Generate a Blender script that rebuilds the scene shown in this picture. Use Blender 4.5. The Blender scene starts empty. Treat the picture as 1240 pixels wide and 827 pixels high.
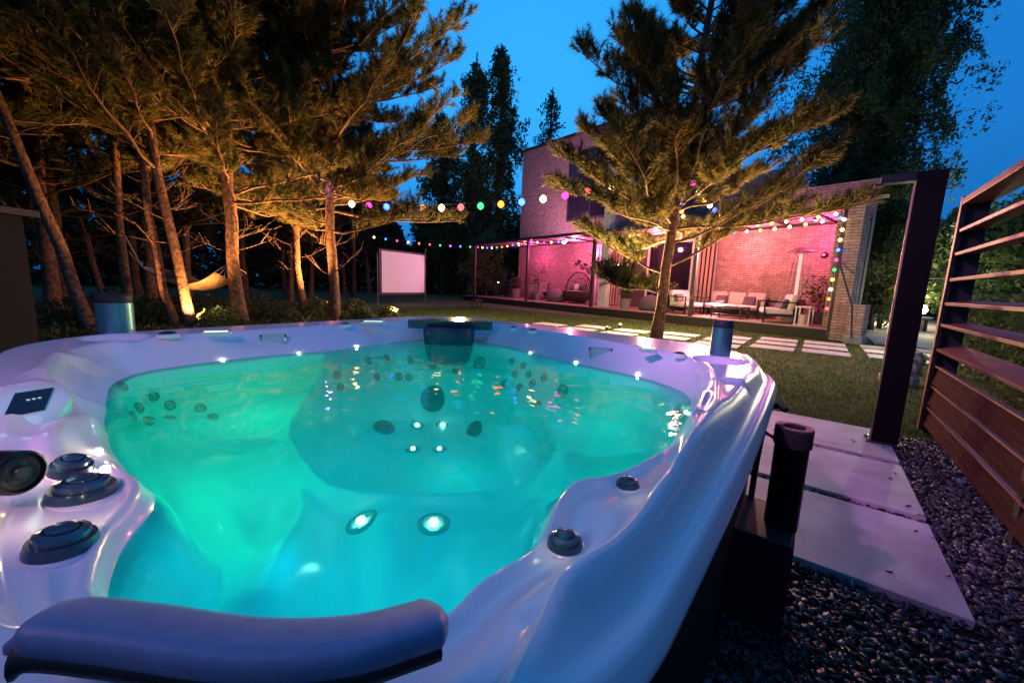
import bpy, bmesh, math, random
import numpy as np
from math import radians, sin, cos, pi, sqrt, atan2
from mathutils import Matrix, Vector, Quaternion

rng = np.random.default_rng(7)
random.seed(7)
sc = bpy.context.scene
COL = sc.collection

# ------------------------------------------------------------------ camera
EYE = 1.15
FPX, PITCH, ROLL, YAW = 478.0, radians(8.4), radians(2.2), -0.6503
def _frame():
    fw = np.array([sin(YAW), cos(YAW), 0.]); rt = np.array([cos(YAW), -sin(YAW), 0.]); up = np.array([0, 0, 1.])
    w = fw*cos(PITCH)-up*sin(PITCH); u = up*cos(PITCH)+fw*sin(PITCH)
    return np.array([rt*cos(ROLL)+u*sin(ROLL), u*cos(ROLL)-rt*sin(ROLL), w])
R = _frame()
CAM = np.array([0., 0., EYE])
cd = bpy.data.cameras.new('camera'); cam = bpy.data.objects.new('camera', cd); COL.objects.link(cam)
cd.sensor_width = 36; cd.lens = FPX/1240*36; cd.clip_start = 0.02; cd.clip_end = 2000
M = Matrix(((R[0][0], R[1][0], -R[2][0], 0), (R[0][1], R[1][1], -R[2][1], 0), (R[0][2], R[1][2], -R[2][2], EYE), (0, 0, 0, 1)))
cam.matrix_world = M
sc.camera = cam

# site survey: the ground position seen in a given direction from the eye point
def ray(x, y): return R.T @ np.array([(x-620)/FPX, -(y-413.5)/FPX, 1.])
def gp(x, y, z=0.):
    d = ray(x, y); t = (z-EYE)/d[2]; return CAM+t*d

# ------------------------------------------------------------------ materials
MATS = {}
def _bsdf(name):
    m = bpy.data.materials.new(name); m.use_nodes = True
    nt = m.node_tree; b = nt.nodes['Principled BSDF']
    return m, nt, b
def mat(name, col, rough=.5, metal=0., noise=0., nscale=8., bump=0., bscale=40., coat=0., spec=None, emit=None, estr=0., col2=None, detail=6):
    if name in MATS: return MATS[name]
    m, nt, b = _bsdf(name)
    b.inputs['Base Color'].default_value = (*col, 1); b.inputs['Roughness'].default_value = rough
    b.inputs['Metallic'].default_value = metal
    if coat: b.inputs['Coat Weight'].default_value = coat; b.inputs['Coat Roughness'].default_value = .04
    if spec is not None: b.inputs['Specular IOR Level'].default_value = spec
    if emit:
        b.inputs['Emission Color'].default_value = (*emit, 1); b.inputs['Emission Strength'].default_value = estr
    if noise or bump or col2:
        tc = nt.nodes.new('ShaderNodeTexCoord')
    if noise or col2:
        n = nt.nodes.new('ShaderNodeTexNoise'); n.inputs['Scale'].default_value = nscale; n.inputs['Detail'].default_value = detail
        nt.links.new(tc.outputs['Object'], n.inputs['Vector'])
        cr = nt.nodes.new('ShaderNodeValToRGB')
        a = [max(0, c*(1-noise)) for c in col]; c2 = col2 if col2 else [min(1, c*(1+noise)) for c in col]
        cr.color_ramp.elements[0].position = .32; cr.color_ramp.elements[1].position = .68
        cr.color_ramp.elements[0].color = (*a, 1); cr.color_ramp.elements[1].color = (*c2, 1)
        nt.links.new(n.outputs['Fac'], cr.inputs['Fac']); nt.links.new(cr.outputs['Color'], b.inputs['Base Color'])
    if bump:
        n2 = nt.nodes.new('ShaderNodeTexNoise'); n2.inputs['Scale'].default_value = bscale; n2.inputs['Detail'].default_value = 6
        nt.links.new(tc.outputs['Object'], n2.inputs['Vector'])
        bp = nt.nodes.new('ShaderNodeBump'); bp.inputs['Strength'].default_value = bump; bp.inputs['Distance'].default_value = .02
        nt.links.new(n2.outputs['Fac'], bp.inputs['Height']); nt.links.new(bp.outputs['Normal'], b.inputs['Normal'])
    MATS[name] = m
    return m
def emis(name, col, s):
    if name in MATS: return MATS[name]
    m = bpy.data.materials.new(name); m.use_nodes = True; nt = m.node_tree
    nt.nodes.clear(); e = nt.nodes.new('ShaderNodeEmission'); o = nt.nodes.new('ShaderNodeOutputMaterial')
    e.inputs[0].default_value = (*col, 1); e.inputs[1].default_value = s
    nt.links.new(e.outputs[0], o.inputs[0]); MATS[name] = m
    return m
def leafmat(name, col, col2, trans=.35, nscale=3.):
    m, nt, b = _bsdf(name)
    tc = nt.nodes.new('ShaderNodeTexCoord'); n = nt.nodes.new('ShaderNodeTexNoise'); n.inputs['Scale'].default_value = nscale
    n.inputs['Detail'].default_value = 8
    nt.links.new(tc.outputs['Object'], n.inputs['Vector'])
    cr = nt.nodes.new('ShaderNodeValToRGB'); cr.color_ramp.elements[0].position = .35; cr.color_ramp.elements[1].position = .65
    cr.color_ramp.elements[0].color = (*col, 1); cr.color_ramp.elements[1].color = (*col2, 1)
    nt.links.new(n.outputs['Fac'], cr.inputs['Fac']); nt.links.new(cr.outputs['Color'], b.inputs['Base Color'])
    b.inputs['Roughness'].default_value = .65; b.inputs['Specular IOR Level'].default_value = .25
    t = nt.nodes.new('ShaderNodeBsdfTranslucent'); nt.links.new(cr.outputs['Color'], t.inputs['Color'])
    mx = nt.nodes.new('ShaderNodeMixShader'); mx.inputs[0].default_value = trans
    o = nt.nodes['Material Output']
    nt.links.new(b.outputs[0], mx.inputs[1]); nt.links.new(t.outputs[0], mx.inputs[2]); nt.links.new(mx.outputs[0], o.inputs['Surface'])
    return m
def brickmat(name, c1, c2, mortar, scale=1., bw=.25, rh=.075):
    m, nt, b = _bsdf(name)
    tc = nt.nodes.new('ShaderNodeTexCoord'); sp = nt.nodes.new('ShaderNodeSeparateXYZ'); ad = nt.nodes.new('ShaderNodeMath')
    nt.links.new(tc.outputs['Object'], sp.inputs[0]); nt.links.new(sp.outputs[0], ad.inputs[0]); nt.links.new(sp.outputs[1], ad.inputs[1])
    cb = nt.nodes.new('ShaderNodeCombineXYZ'); nt.links.new(ad.outputs[0], cb.inputs[0]); nt.links.new(sp.outputs[2], cb.inputs[1])
    br = nt.nodes.new('ShaderNodeTexBrick'); br.inputs['Scale'].default_value = scale
    br.inputs['Brick Width'].default_value = bw; br.inputs['Row Height'].default_value = rh; br.inputs['Mortar Size'].default_value = .009
    br.inputs['Color1'].default_value = (*c1, 1); br.inputs['Color2'].default_value = (*c2, 1); br.inputs['Mortar'].default_value = (*mortar, 1)
    br.inputs['Bias'].default_value = -.1
    nt.links.new(cb.outputs[0], br.inputs['Vector'])
    n = nt.nodes.new('ShaderNodeTexNoise'); n.inputs['Scale'].default_value = 5; n.inputs['Detail'].default_value = 8
    nt.links.new(tc.outputs['Object'], n.inputs['Vector'])
    mx = nt.nodes.new('ShaderNodeMix'); mx.data_type = 'RGBA'; mx.blend_type = 'MULTIPLY'; mx.inputs['Factor'].default_value = .7
    cr = nt.nodes.new('ShaderNodeValToRGB'); cr.color_ramp.elements[0].color = (.55, .55, .55, 1); cr.color_ramp.elements[1].color = (1.2, 1.2, 1.2, 1)
    cr.color_ramp.elements[0].position = .3; cr.color_ramp.elements[1].position = .7
    nt.links.new(n.outputs['Fac'], cr.inputs['Fac'])
    nt.links.new(br.outputs['Color'], mx.inputs['A']); nt.links.new(cr.outputs['Color'], mx.inputs['B'])
    nt.links.new(mx.outputs['Result'], b.inputs['Base Color'])
    bp = nt.nodes.new('ShaderNodeBump'); bp.inputs['Strength'].default_value = .7; bp.inputs['Distance'].default_value = .01; bp.invert = True
    nt.links.new(br.outputs['Fac'], bp.inputs['Height']); nt.links.new(bp.outputs['Normal'], b.inputs['Normal'])
    b.inputs['Roughness'].default_value = .85
    return m
def woodmat(name, col, col2, rough=.5, axis=0, sc_=(1., 14., 14.)):
    m, nt, b = _bsdf(name)
    tc = nt.nodes.new('ShaderNodeTexCoord'); mp = nt.nodes.new('ShaderNodeMapping'); mp.inputs['Scale'].default_value = sc_
    n = nt.nodes.new('ShaderNodeTexNoise'); n.inputs['Scale'].default_value = 3; n.inputs['Detail'].default_value = 8; n.inputs['Distortion'].default_value = .6
    cr = nt.nodes.new('ShaderNodeValToRGB'); cr.color_ramp.elements[0].color = (*col, 1); cr.color_ramp.elements[1].color = (*col2, 1)
    cr.color_ramp.elements[0].position = .35; cr.color_ramp.elements[1].position = .65
    nt.links.new(tc.outputs['Object'], mp.inputs[0]); nt.links.new(mp.outputs[0], n.inputs['Vector']); nt.links.new(n.outputs['Fac'], cr.inputs['Fac'])
    nt.links.new(cr.outputs['Color'], b.inputs['Base Color']); b.inputs['Roughness'].default_value = rough
    bp = nt.nodes.new('ShaderNodeBump'); bp.inputs['Strength'].default_value = .35; bp.inputs['Distance'].default_value = .004
    nt.links.new(n.outputs['Fac'], bp.inputs['Height']); nt.links.new(bp.outputs['Normal'], b.inputs['Normal'])
    return m

# ------------------------------------------------------------------ builders
XF = {}   # object name -> world matrix
def thing(name, label, cat, loc=(0, 0, 0), rotz=0., group=None, kind=None):
    o = bpy.data.objects.new(name, None); COL.objects.link(o); o.location = loc; o.rotation_euler = (0, 0, rotz)
    o.empty_display_size = .1
    XF[o.name] = Matrix.Translation(Vector(loc)) @ Matrix.Rotation(rotz, 4, 'Z')
    tag(o, label, cat, group, kind); return o
def tag(o, label=None, cat=None, group=None, kind=None):
    if label: o['label'] = label
    if cat: o['category'] = cat
    if group: o['group'] = group
    if kind: o['kind'] = kind
    return o
def link_mesh(name, me, m, parent=None, world=False):
    if m: me.materials.append(m)
    o = bpy.data.objects.new(name, me); COL.objects.link(o)
    if parent is not None:
        o.parent = parent
        XF[o.name] = XF[parent.name].copy()
        if world: me.transform(XF[parent.name].inverted())
    else: XF[o.name] = Matrix.Identity(4)
    return o
def np_mesh(name, V, F, m, parent=None, smooth=False, world=False):
    V = np.asarray(V, np.float32); F = np.asarray(F, np.int32)
    me = bpy.data.meshes.new(name); k = F.shape[1]
    me.vertices.add(len(V)); me.vertices.foreach_set('co', V.ravel())
    me.loops.add(F.size); me.loops.foreach_set('vertex_index', F.ravel())
    me.polygons.add(len(F)); me.polygons.foreach_set('loop_start', np.arange(len(F), dtype=np.int32)*k)
    me.polygons.foreach_set('loop_total', np.full(len(F), k, np.int32))
    if smooth: me.polygons.foreach_set('use_smooth', np.ones(len(F), bool))
    me.update(calc_edges=True); me.validate()
    return link_mesh(name, me, m, parent, world)
class MB:
    def __init__(s): s.v = []; s.f = []
    def add(s, vs, fs):
        n = len(s.v); s.v += [tuple(v) for v in vs]; s.f += [tuple(i+n for i in f) for f in fs]; return s
    def box(s, c, d, rot=None):
        h = [x/2 for x in d]; vs = []
        for z in (-1, 1):
            for y in (-1, 1):
                for x in (-1, 1):
                    p = Vector((x*h[0], y*h[1], z*h[2]))
                    if rot is not None: p = rot @ p
                    vs.append(tuple(p+Vector(c)))
        return s.add(vs, [(0, 2, 3, 1), (4, 5, 7, 6), (0, 1, 5, 4), (2, 6, 7, 3), (0, 4, 6, 2), (1, 3, 7, 5)])
    def b2(s, a, b):
        return s.box([(a[i]+b[i])/2 for i in range(3)], [abs(b[i]-a[i]) for i in range(3)])
    def tube(s, pts, rad, n=8, cap=True):
        pts = [Vector(p) for p in pts]
        if not hasattr(rad, '__len__'): rad = [rad]*len(pts)
        n0 = len(s.v); prev = None
        for i, p in enumerate(pts):
            t = (pts[min(i+1, len(pts)-1)]-pts[max(i-1, 0)]).normalized()
            if prev is None:
                a = t.orthogonal().normalized()
            else:
                a = (prev-t*prev.dot(t)).normalized()
            prev = a; b = t.cross(a)
            for k in range(n):
                q = p+(a*cos(2*pi*k/n)+b*sin(2*pi*k/n))*rad[i]; s.v.append(tuple(q))
        for i in range(len(pts)-1):
            for k in range(n):
                s.f.append((n0+i*n+k, n0+i*n+(k+1) % n, n0+(i+1)*n+(k+1) % n, n0+(i+1)*n+k))
        if cap:
            s.f.append(tuple(n0+k for k in range(n))[::-1]); s.f.append(tuple(n0+(len(pts)-1)*n+k for k in range(n)))
        return s
    def lathe(s, prof, c=(0, 0, 0), ax=(0, 0, 1), n=24, sx=1., sy=1.):
        q = Vector((0, 0, 1)).rotation_difference(Vector(ax).normalized()); n0 = len(s.v)
        for r, z in prof:
            for k in range(n):
                p = q @ Vector((r*cos(2*pi*k/n)*sx, r*sin(2*pi*k/n)*sy, z)); s.v.append(tuple(p+Vector(c)))
        for i in range(len(prof)-1):
            for k in range(n):
                s.f.append((n0+i*n+k, n0+i*n+(k+1) % n, n0+(i+1)*n+(k+1) % n, n0+(i+1)*n+k))
        if prof[0][0] > 1e-6: s.f.append(tuple(n0+k for k in range(n))[::-1])
        if prof[-1][0] > 1e-6: s.f.append(tuple(n0+(len(prof)-1)*n+k for k in range(n)))
        return s
    def build(s, name, m, parent=None, smooth=False, world=False, bevel=0., sub=0):
        me = bpy.data.meshes.new(name); me.from_pydata(s.v, [], s.f)
        bm = bmesh.new(); bm.from_mesh(me)
        bmesh.ops.remove_doubles(bm, verts=bm.verts, dist=1e-6)
        bmesh.ops.recalc_face_normals(bm, faces=bm.faces)
        if bevel:
            bmesh.ops.bevel(bm, geom=[e for e in bm.edges if e.is_manifold and e.calc_face_angle(0) > .6], offset=bevel, segments=2, affect='EDGES', profile=.6)
        bm.to_mesh(me); bm.free()
        if smooth:
            me.polygons.foreach_set('use_smooth', [True]*len(me.polygons))
            try: me.set_sharp_from_angle(angle=radians(50 if smooth is True else smooth))
            except Exception: pass
        o = link_mesh(name, me, m, parent, world)
        if sub:
            md = o.modifiers.new('s', 'SUBSURF'); md.levels = sub; md.render_levels = sub
        return o
def light(name, kind, loc, col, power, size=.05, aim=None, spot=None, blend=.6, parent=None, sy=None):
    l = bpy.data.lights.new(name, kind); l.color = col; l.energy = power
    if kind == 'AREA':
        l.size = size
        if sy: l.shape = 'RECTANGLE'; l.size_y = sy
    else: l.shadow_soft_size = size
    if kind == 'SPOT': l.spot_size = radians(spot or 90); l.spot_blend = blend
    o = bpy.data.objects.new(name, l); COL.objects.link(o); o.location = loc
    if aim is not None: o.rotation_euler = (Vector(aim)-Vector(loc)).to_track_quat('-Z', 'Y').to_euler()
    if parent is not None:
        o.parent = parent; o.matrix_parent_inverse = XF[parent.name].inverted()
    return o

# ------------------------------------------------------------------ sky
w = bpy.data.worlds.new('World'); sc.world = w; w.use_nodes = True
nt = w.node_tree; bg = nt.nodes['Background']
tc = nt.nodes.new('ShaderNodeTexCoord')
def vdot(vec, d):
    n = nt.nodes.new('ShaderNodeVectorMath'); n.operation = 'DOT_PRODUCT'; nt.links.new(vec, n.inputs[0]); n.inputs[1].default_value = d; return n.outputs['Value']
gl = ray(640, 130); gl = gl/np.linalg.norm(gl)
dv = vdot(tc.outputs['Generated'], tuple(gl))
cr = nt.nodes.new('ShaderNodeValToRGB'); nt.links.new(dv, cr.inputs['Fac'])
e = cr.color_ramp.elements
e[0].position = 0.; e[0].color = (.014, .085, .25, 1)
e[1].position = 1.; e[1].color = (.022, .265, .66, 1)
for p, c in ((.55, (.010, .105, .33)), (.80, (.005, .125, .40)), (.93, (.012, .195, .55))):
    x = e.new(p); x.color = (*c, 1)
# darker towards the horizon
sp = nt.nodes.new('ShaderNodeSeparateXYZ'); nt.links.new(tc.outputs['Generated'], sp.inputs[0])
mr = nt.nodes.new('ShaderNodeMapRange'); nt.links.new(sp.outputs[2], mr.inputs[0])
mr.inputs[1].default_value = -.05; mr.inputs[2].default_value = .28; mr.inputs[3].default_value = .5; mr.inputs[4].default_value = 1.
mx = nt.nodes.new('ShaderNodeMix'); mx.data_type = 'RGBA'; mx.blend_type = 'MULTIPLY'; mx.inputs['Factor'].default_value = 1
nt.links.new(cr.outputs['Color'], mx.inputs['A']); nt.links.new(mr.outputs[0], mx.inputs['B'])
nt.links.new(mx.outputs['Result'], bg.inputs['Color']); bg.inputs['Strength'].default_value = 1.7

# ------------------------------------------------------------------ common materials
ACR = mat('pearl acrylic', (.84, .86, .90), .22, coat=.4, bump=.01, bscale=300)
BLK = mat('black metal', (.008, .008, .009), .32, spec=.5)
BLKM = mat('matt black', (.014, .014, .016), .6)
CHROME = mat('brushed steel', (.45, .48, .5), .25, metal=.9)
DBLUE = mat('dark blue plastic', (.012, .035, .06), .32)
KNOB = mat('knob plastic', (.015, .05, .09), .28, coat=.3)

# ================================================================== HOT TUB
TW = .745; TR = .86
CX, CY, HX, HY, RAD = -1.345, 1.17, 1.235, 1.24, .50
def P(pts, z): return np.array([gp(x, y, z)[:2] for x, y in pts])
Pw = P([(134, 455), (255, 438), (330, 430), (400, 425), (440, 420), (480, 413), (545, 409), (601, 416), (642, 427), (700, 441), (772, 455), (838, 476),
        (838, 500), (822, 530), (790, 562), (738, 591), (686, 595), (663, 625), (656, 648), (643, 682), (604, 704), (566, 728),
        (530, 775), (400, 790), (230, 775), (120, 745), (126, 705), (146, 658), (183, 621), (187, 597), (160, 583), (128, 545), (122, 505)], TW)
Pr = np.array([(-2.20, .22), (-2.29, .45), (-2.31, .8), (-2.29, 1.3), (-2.24, 1.80), (-2.10, 2.06), (-1.78, 2.18), (-1.2, 2.10), (-.75, 1.97), (-.45, 1.88), (-.31, 1.70), (-.25, 1.45), (-.22, 1.15)]+[tuple(gp(x, y, TR)[:2]) for x, y in ((832, 535), (822, 548), (803, 576), (779, 606), (745, 637), (700, 664), (678, 684), (668, 708), (640, 745), (620, 770), (585, 805), (560, 827), (525, 850))]+[(-.24, .08), (-.42, .0), (-.7, -.055), (-1.0, -.06), (-1.15, -.02), (-1.3, .03), (-1.6, .05), (-1.95, .10)])
Pf = P([(345, 532), (372, 500), (405, 480), (475, 465), (545, 462), (600, 472), (640, 498), (676, 545), (655, 590), (625, 610), (520, 618), (410, 612), (375, 585)], .47)
def chaikin(p, k=2):
    for _ in range(k):
        q = np.roll(p, -1, 0); p = np.stack([.75*p+.25*q, .25*p+.75*q], 1).reshape(-1, 2)
    return p
def chaikin3(p, k=2):
    return chaikin(p, k)
Pw = chaikin(Pw, 2); Pr = chaikin(Pr, 2); Pf = chaikin(Pf, 1)
def sdf(poly, X, Y):
    d = np.full(X.shape, 1e9); ins = np.zeros(X.shape, bool)
    for i in range(len(poly)):
        a = poly[i]; b = poly[(i+1) % len(poly)]
        e0, e1 = b-a; wx = X-a[0]; wy = Y-a[1]
        t = np.clip((wx*e0+wy*e1)/(e0*e0+e1*e1+1e-12), 0, 1)
        d = np.minimum(d, np.hypot(wx-e0*t, wy-e1*t))
        c = ((a[1] <= Y) != (b[1] <= Y))
        with np.errstate(divide='ignore', invalid='ignore'):
            xi = a[0]+(Y-a[1])*e0/(e1 if abs(e1) > 1e-12 else 1e-12)
        ins ^= c & (X < xi)
    return np.where(ins, -d, d)
def sdouter(X, Y):
    bx = HX+.035*(1-((Y-CY)/HY)**2); by = HY+.035*(1-((X-CX)/HX)**2)
    qx = np.abs(X-CX)-bx+RAD; qy = np.abs(Y-CY)-by+RAD
    return np.minimum(np.maximum(qx, qy), 0)+np.hypot(np.maximum(qx, 0), np.maximum(qy, 0))-RAD
def polydist(pts, X, Y):
    d = np.full(X.shape, 1e9)
    for a, b in zip(pts[:-1], pts[1:]):
        a = np.array(a); b = np.array(b); e0, e1 = b-a; wx = X-a[0]; wy = Y-a[1]
        t = np.clip((wx*e0+wy*e1)/(e0*e0+e1*e1), 0, 1); d = np.minimum(d, np.hypot(wx-e0*t, wy-e1*t))
    return d
def sm(x, a, b):
    t = np.clip((x-a)/(b-a), 0, 1); return t*t*(3-2*t)
GS = .004
gx = np.arange(-2.78, .06, GS); gy = np.arange(-.26, 2.60, GS)
GX, GY = np.meshgrid(gx, gy)
dw = sdf(Pw, GX, GY); dr = sdf(Pr, GX, GY); df = sdf(Pf, GX, GY); do = sdouter(GX, GY)
Z = np.full(GX.shape, TR)
# outer roll of the lip
Z -= .070*sm(do, -.092, -.022)
Z += .004*np.exp(-((do+.018)/.008)**2)
Z -= .02*np.clip((do+.012)/.012, 0, 1.6)**2
# between waterline and rim
Zo = Z.copy()
t = np.clip(dw/(dw+np.maximum(-dr, 0)+1e-6), 0, 1)
g = t**.9
mk = sm(-GX, .50, .60)*(1-sm(-GX, 1.03, 1.12))*(1-sm(GY, .22, .3))
mk2 = sm(GY, .10, .16)*(1-sm(GY, .85, 1.0))*sm(GX, -.50, -.46)
mk = np.maximum(mk, mk2)
gsh = .34*sm(t, 0, .09)-.14*sm(t, .12, .22)+.10*sm(t, .3, .7)+.70*sm(t, .80, 1.0)
g = g*(1-mk)+gsh*mk
zone = (dr < 0) & (dw >= 0)
Z = np.where(zone, TW+(Zo-TW)*g, Z)
# below water: wall, seat, footwell
tin = -dw
zin = TW-.165*sm(tin, 0, .09)-.07*sm(tin, .09, .34)
inn = (dw < 0)
Z = np.where(inn, zin, Z)
far_ = np.clip(-df, 0, 1)
Z = np.where(inn, Z-(.29*sm(-df, .0, .16)), Z)
# rounded bead at seat edge
Z = np.where(inn, Z+.016*np.exp(-((df-.008)/.014)**2), Z)
# seat dividers
fc = np.array([-1.30, 1.16])
def div(pa, pb, amp=.035, wd=.035):
    global Z
    a = gp(*pa, .5)[:2]; b = gp(*pb, .55)[:2]
    d = polydist([a, b], GX, GY); Z = np.where(inn, Z+amp*np.exp(-(d/wd)**2)*sm(df, 0, .1)*sm(-dw, 0, .06), Z)
div((345, 532), (130, 520)); div((375, 585), (330, 730), .05, .05); div((650, 590), (650, 700), .05, .05); div((676, 545), (800, 570), .03); div((600, 472), (660, 440), .02, .03)
div((405, 480), (380, 440), .03, .03); div((470, 600), (480, 735), .03, .06)
# scooped seats
for c, r, a in (((-1.85, .62), .28, .05), ((-2.0, 1.3), .3, .04), ((-1.05, .42), .28, .05), ((-.62, 1.0), .25, .05), ((-.85, 1.65), .3, .05), ((-1.5, 1.95), .2, .04), ((-.62, .45), .2, .05)):
    d = np.hypot(GX-c[0], GY-c[1]); Z = np.where(inn, Z-a*np.exp(-(d/r)**2)*sm(df, 0, .06)*sm(-dw, .0, .1), Z)
# flowing ridges moulded into the rim
def ridge(pts, amp, wd):
    global Z
    d = polydist(pts, GX, GY); Z += amp*np.exp(-(d/wd)**2)*(~inn)
rr = lambda pts, z=TR: [tuple(gp(x, y, z)[:2]) for x, y in pts]
ridge(rr([(845, 455), (868, 462), (868, 486), (850, 515), (815, 548)]), .009, .014)
ridge(rr([(800, 470), (835, 480), (846, 500), (836, 525)], .8), .014, .016)
ridge(rr([(902, 432), (918, 446), (900, 462), (870, 460)]), .014, .016)
ridge(rr([(105, 425), (70, 432), (55, 450), (85, 462), (125, 448)]), .018, .03)
ridge(rr([(0, 475), (60, 463), (110, 470), (128, 500)]), .014, .03)
ridge(rr([(60, 545), (75, 520), (100, 500), (130, 490)], .82), .03, .022)
ridge(rr([(640, 705), (690, 690), (730, 655)], .83), -.006, .012)
# groove behind lights and for cup wells
for (px, py), r, a in (((142, 408), .085, -.03), ((870, 436), .075, -.03)):
    c = gp(px, py, TR)[:2]; d = np.hypot(GX-c[0], GY-c[1]); Z += a*(1-sm(d, r, r+.03))
def blur(A, k):
    ker = np.exp(-np.arange(-k, k+1)**2/(2*(k/2.)**2)); ker /= ker.sum()
    B = np.pad(A, k, mode='edge')
    B = sum(ker[i]*B[:, i:i+A.shape[1]] for i in range(2*k+1)); B = sum(ker[i]*B[i:i+A.shape[0], :] for i in range(2*k+1)); return B
Z = blur(Z, 3)
def zs(x, y):
    fx = np.clip((np.asarray(x)-gx[0])/GS, 0, len(gx)-1.001); fy = np.clip((np.asarray(y)-gy[0])/GS, 0, len(gy)-1.001)
    i = fx.astype(int); j = fy.astype(int); u = fx-i; v = fy-j
    return (Z[j, i]*(1-u)+Z[j, i+1]*u)*(1-v)+(Z[j+1, i]*(1-u)+Z[j+1, i+1]*u)*v
def hit(px, py):
    d = ray(px, py); d = d/np.linalg.norm(d)
    ts = np.arange(.2, 4.5, .002); Q = CAM[None, :]+ts[:, None]*d[None, :]
    ok = (Q[:, 2] < zs(Q[:, 0], Q[:, 1])) & (sdouter(Q[:, 0], Q[:, 1]) < 0)
    i = int(np.argmax(ok)); p = Q[i]
    h = .012; n = Vector((-(float(zs(p[0]+h, p[1]))-float(zs(p[0]-h, p[1])))/(2*h), -(float(zs(p[0], p[1]+h))-float(zs(p[0], p[1]-h)))/(2*h), 1)).normalized()
    p[2] = float(zs(p[0], p[1]))
    return Vector(p), n

tub = thing('hot_tub', 'large square pearl white hot tub glowing green and blue inside', 'hot tub', (CX, CY, 0))
# shell: rings from the centre out to the rounded outline, then rolled under
NA, NR = 900, 210
ang = np.linspace(0, 2*pi, NA, endpoint=False)
lo = np.zeros(NA); hi = np.full(NA, 2.2)
for _ in range(40):
    mid = (lo+hi)/2; s = sdouter(CX+mid*np.cos(ang), CY+mid*np.sin(ang)) < 0
    lo = np.where(s, mid, lo); hi = np.where(s, hi, mid)
rad = lo
rows = []
for k in range(1, NR+1):
    u = k/NR; x = CX+rad*u*np.cos(ang); y = CY+rad*u*np.sin(ang); rows.append(np.stack([x, y, zs(x, y)], 1))
zb = rows[-1][:, 2]
h = 1e-3; ox = sdouter(rows[-1][:, 0]+h, rows[-1][:, 1])-sdouter(rows[-1][:, 0]-h, rows[-1][:, 1]); oy = sdouter(rows[-1][:, 0], rows[-1][:, 1]+h)-sdouter(rows[-1][:, 0], rows[-1][:, 1]-h)
ln = np.hypot(ox, oy); ox /= ln; oy /= ln
for off, dz in ((.003, -.006), (.004, -.014), (.002, -.022), (-.004, -.030), (-.010, -.035), (-.011, -.045), (-.016, -.058), (-.026, -.066), (-.045, -.070), (-.065, -.072)):
    rows.append(np.stack([rows[NR-1][:, 0]+ox*off, rows[NR-1][:, 1]+oy*off, zb*0+.82+dz if False else zb+dz], 1))
V = np.concatenate([np.array([[CX, CY, float(zs(CX, CY))]])]+rows)
nr = len(rows)
idx = 1+np.arange(nr)[:, None]*NA+np.arange(NA)[None, :]
F = np.stack([idx[:-1], idx[1:], np.roll(idx[1:], -1, 1), np.roll(idx[:-1], -1, 1)], -1).reshape(-1, 4)
cen = np.stack([np.zeros(NA, int), idx[0], np.roll(idx[0], -1), np.roll(idx[0], -1)], -1)
me = bpy.data.meshes.new('shell')
me.from_pydata(V.tolist(), [], F.tolist()+[(0, int(a), int(b)) for a, b in zip(idx[0], np.roll(idx[0], -1))])
me.polygons.foreach_set('use_smooth', [True]*len(me.polygons)); me.update()
shell = link_mesh('shell', me, ACR, tub, True)
# cabinet
mb = MB(); ring = []
for k in range(0, NA, 15):
    ring.append((rows[NR-1][k, 0]-ox[k]*.055, rows[NR-1][k, 1]-oy[k]*.055))
n = len(ring)
mb.add([(x, y, 0) for x, y in ring]+[(x, y, .735) for x, y in ring], [(i, (i+1) % n, n+(i+1) % n, n+i) for i in range(n)])
mb.build('cabinet', woodmat('dark cabinet', (.012, .012, .014), (.03, .028, .03), .5), tub, world=True)

# water surface
def watermat():
    m = bpy.data.materials.new('tub water'); m.use_nodes = True; nt = m.node_tree; nt.nodes.clear(); N = nt.nodes.new; L = nt.links.new
    o = N('ShaderNodeOutputMaterial'); tr = N('ShaderNodeBsdfTransparent'); gl = N('ShaderNodeBsdfGlossy'); tl = N('ShaderNodeBsdfTranslucent')
    tr.inputs[0].default_value = (.26, .88, .84, 1); gl.inputs['Roughness'].default_value = .015; tl.inputs[0].default_value = (.12, .85, .75, 1)
    tc = N('ShaderNodeTexCoord'); n = N('ShaderNodeTexNoise'); n.inputs['Scale'].default_value = 5.5; n.inputs['Detail'].default_value = 2
    L(tc.outputs['Object'], n.inputs['Vector']); bp = N('ShaderNodeBump'); bp.inputs['Strength'].default_value = .22; bp.inputs['Distance'].default_value = .03
    L(n.outputs['Fac'], bp.inputs['Height']); L(bp.outputs[0], gl.inputs['Normal'])
    fr = N('ShaderNodeFresnel'); fr.inputs['IOR'].default_value = 1.33; L(bp.outputs[0], fr.inputs['Normal'])
    m1 = N('ShaderNodeMixShader'); m1.inputs[0].default_value = .24; L(tr.outputs[0], m1.inputs[1]); L(tl.outputs[0], m1.inputs[2])
    m2 = N('ShaderNodeMixShader'); L(fr.outputs[0], m2.inputs[0]); L(m1.outputs[0], m2.inputs[1]); L(gl.outputs[0], m2.inputs[2])
    L(m2.outputs[0], o.inputs[0]); return m
cw = Pw.mean(0); nx = np.roll(Pw, -1, 0)-np.roll(Pw, 1, 0); nrm = np.stack([nx[:, 1], -nx[:, 0]], 1); nrm /= np.linalg.norm(nrm, axis=1)[:, None]
if (nrm*(Pw-cw)).sum() < 0: nrm = -nrm
Wp = Pw+nrm*.012
me = bpy.data.meshes.new('water'); me.from_pydata([(x, y, TW) for x, y in Wp], [], [tuple(range(len(Wp)))])
if me.polygons[0].normal.z < 0: me.flip_normals()
me.update()
water = link_mesh('water', me, watermat()); tag(water, 'glowing turquoise water filling the hot tub', 'water', kind='structure')

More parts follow.
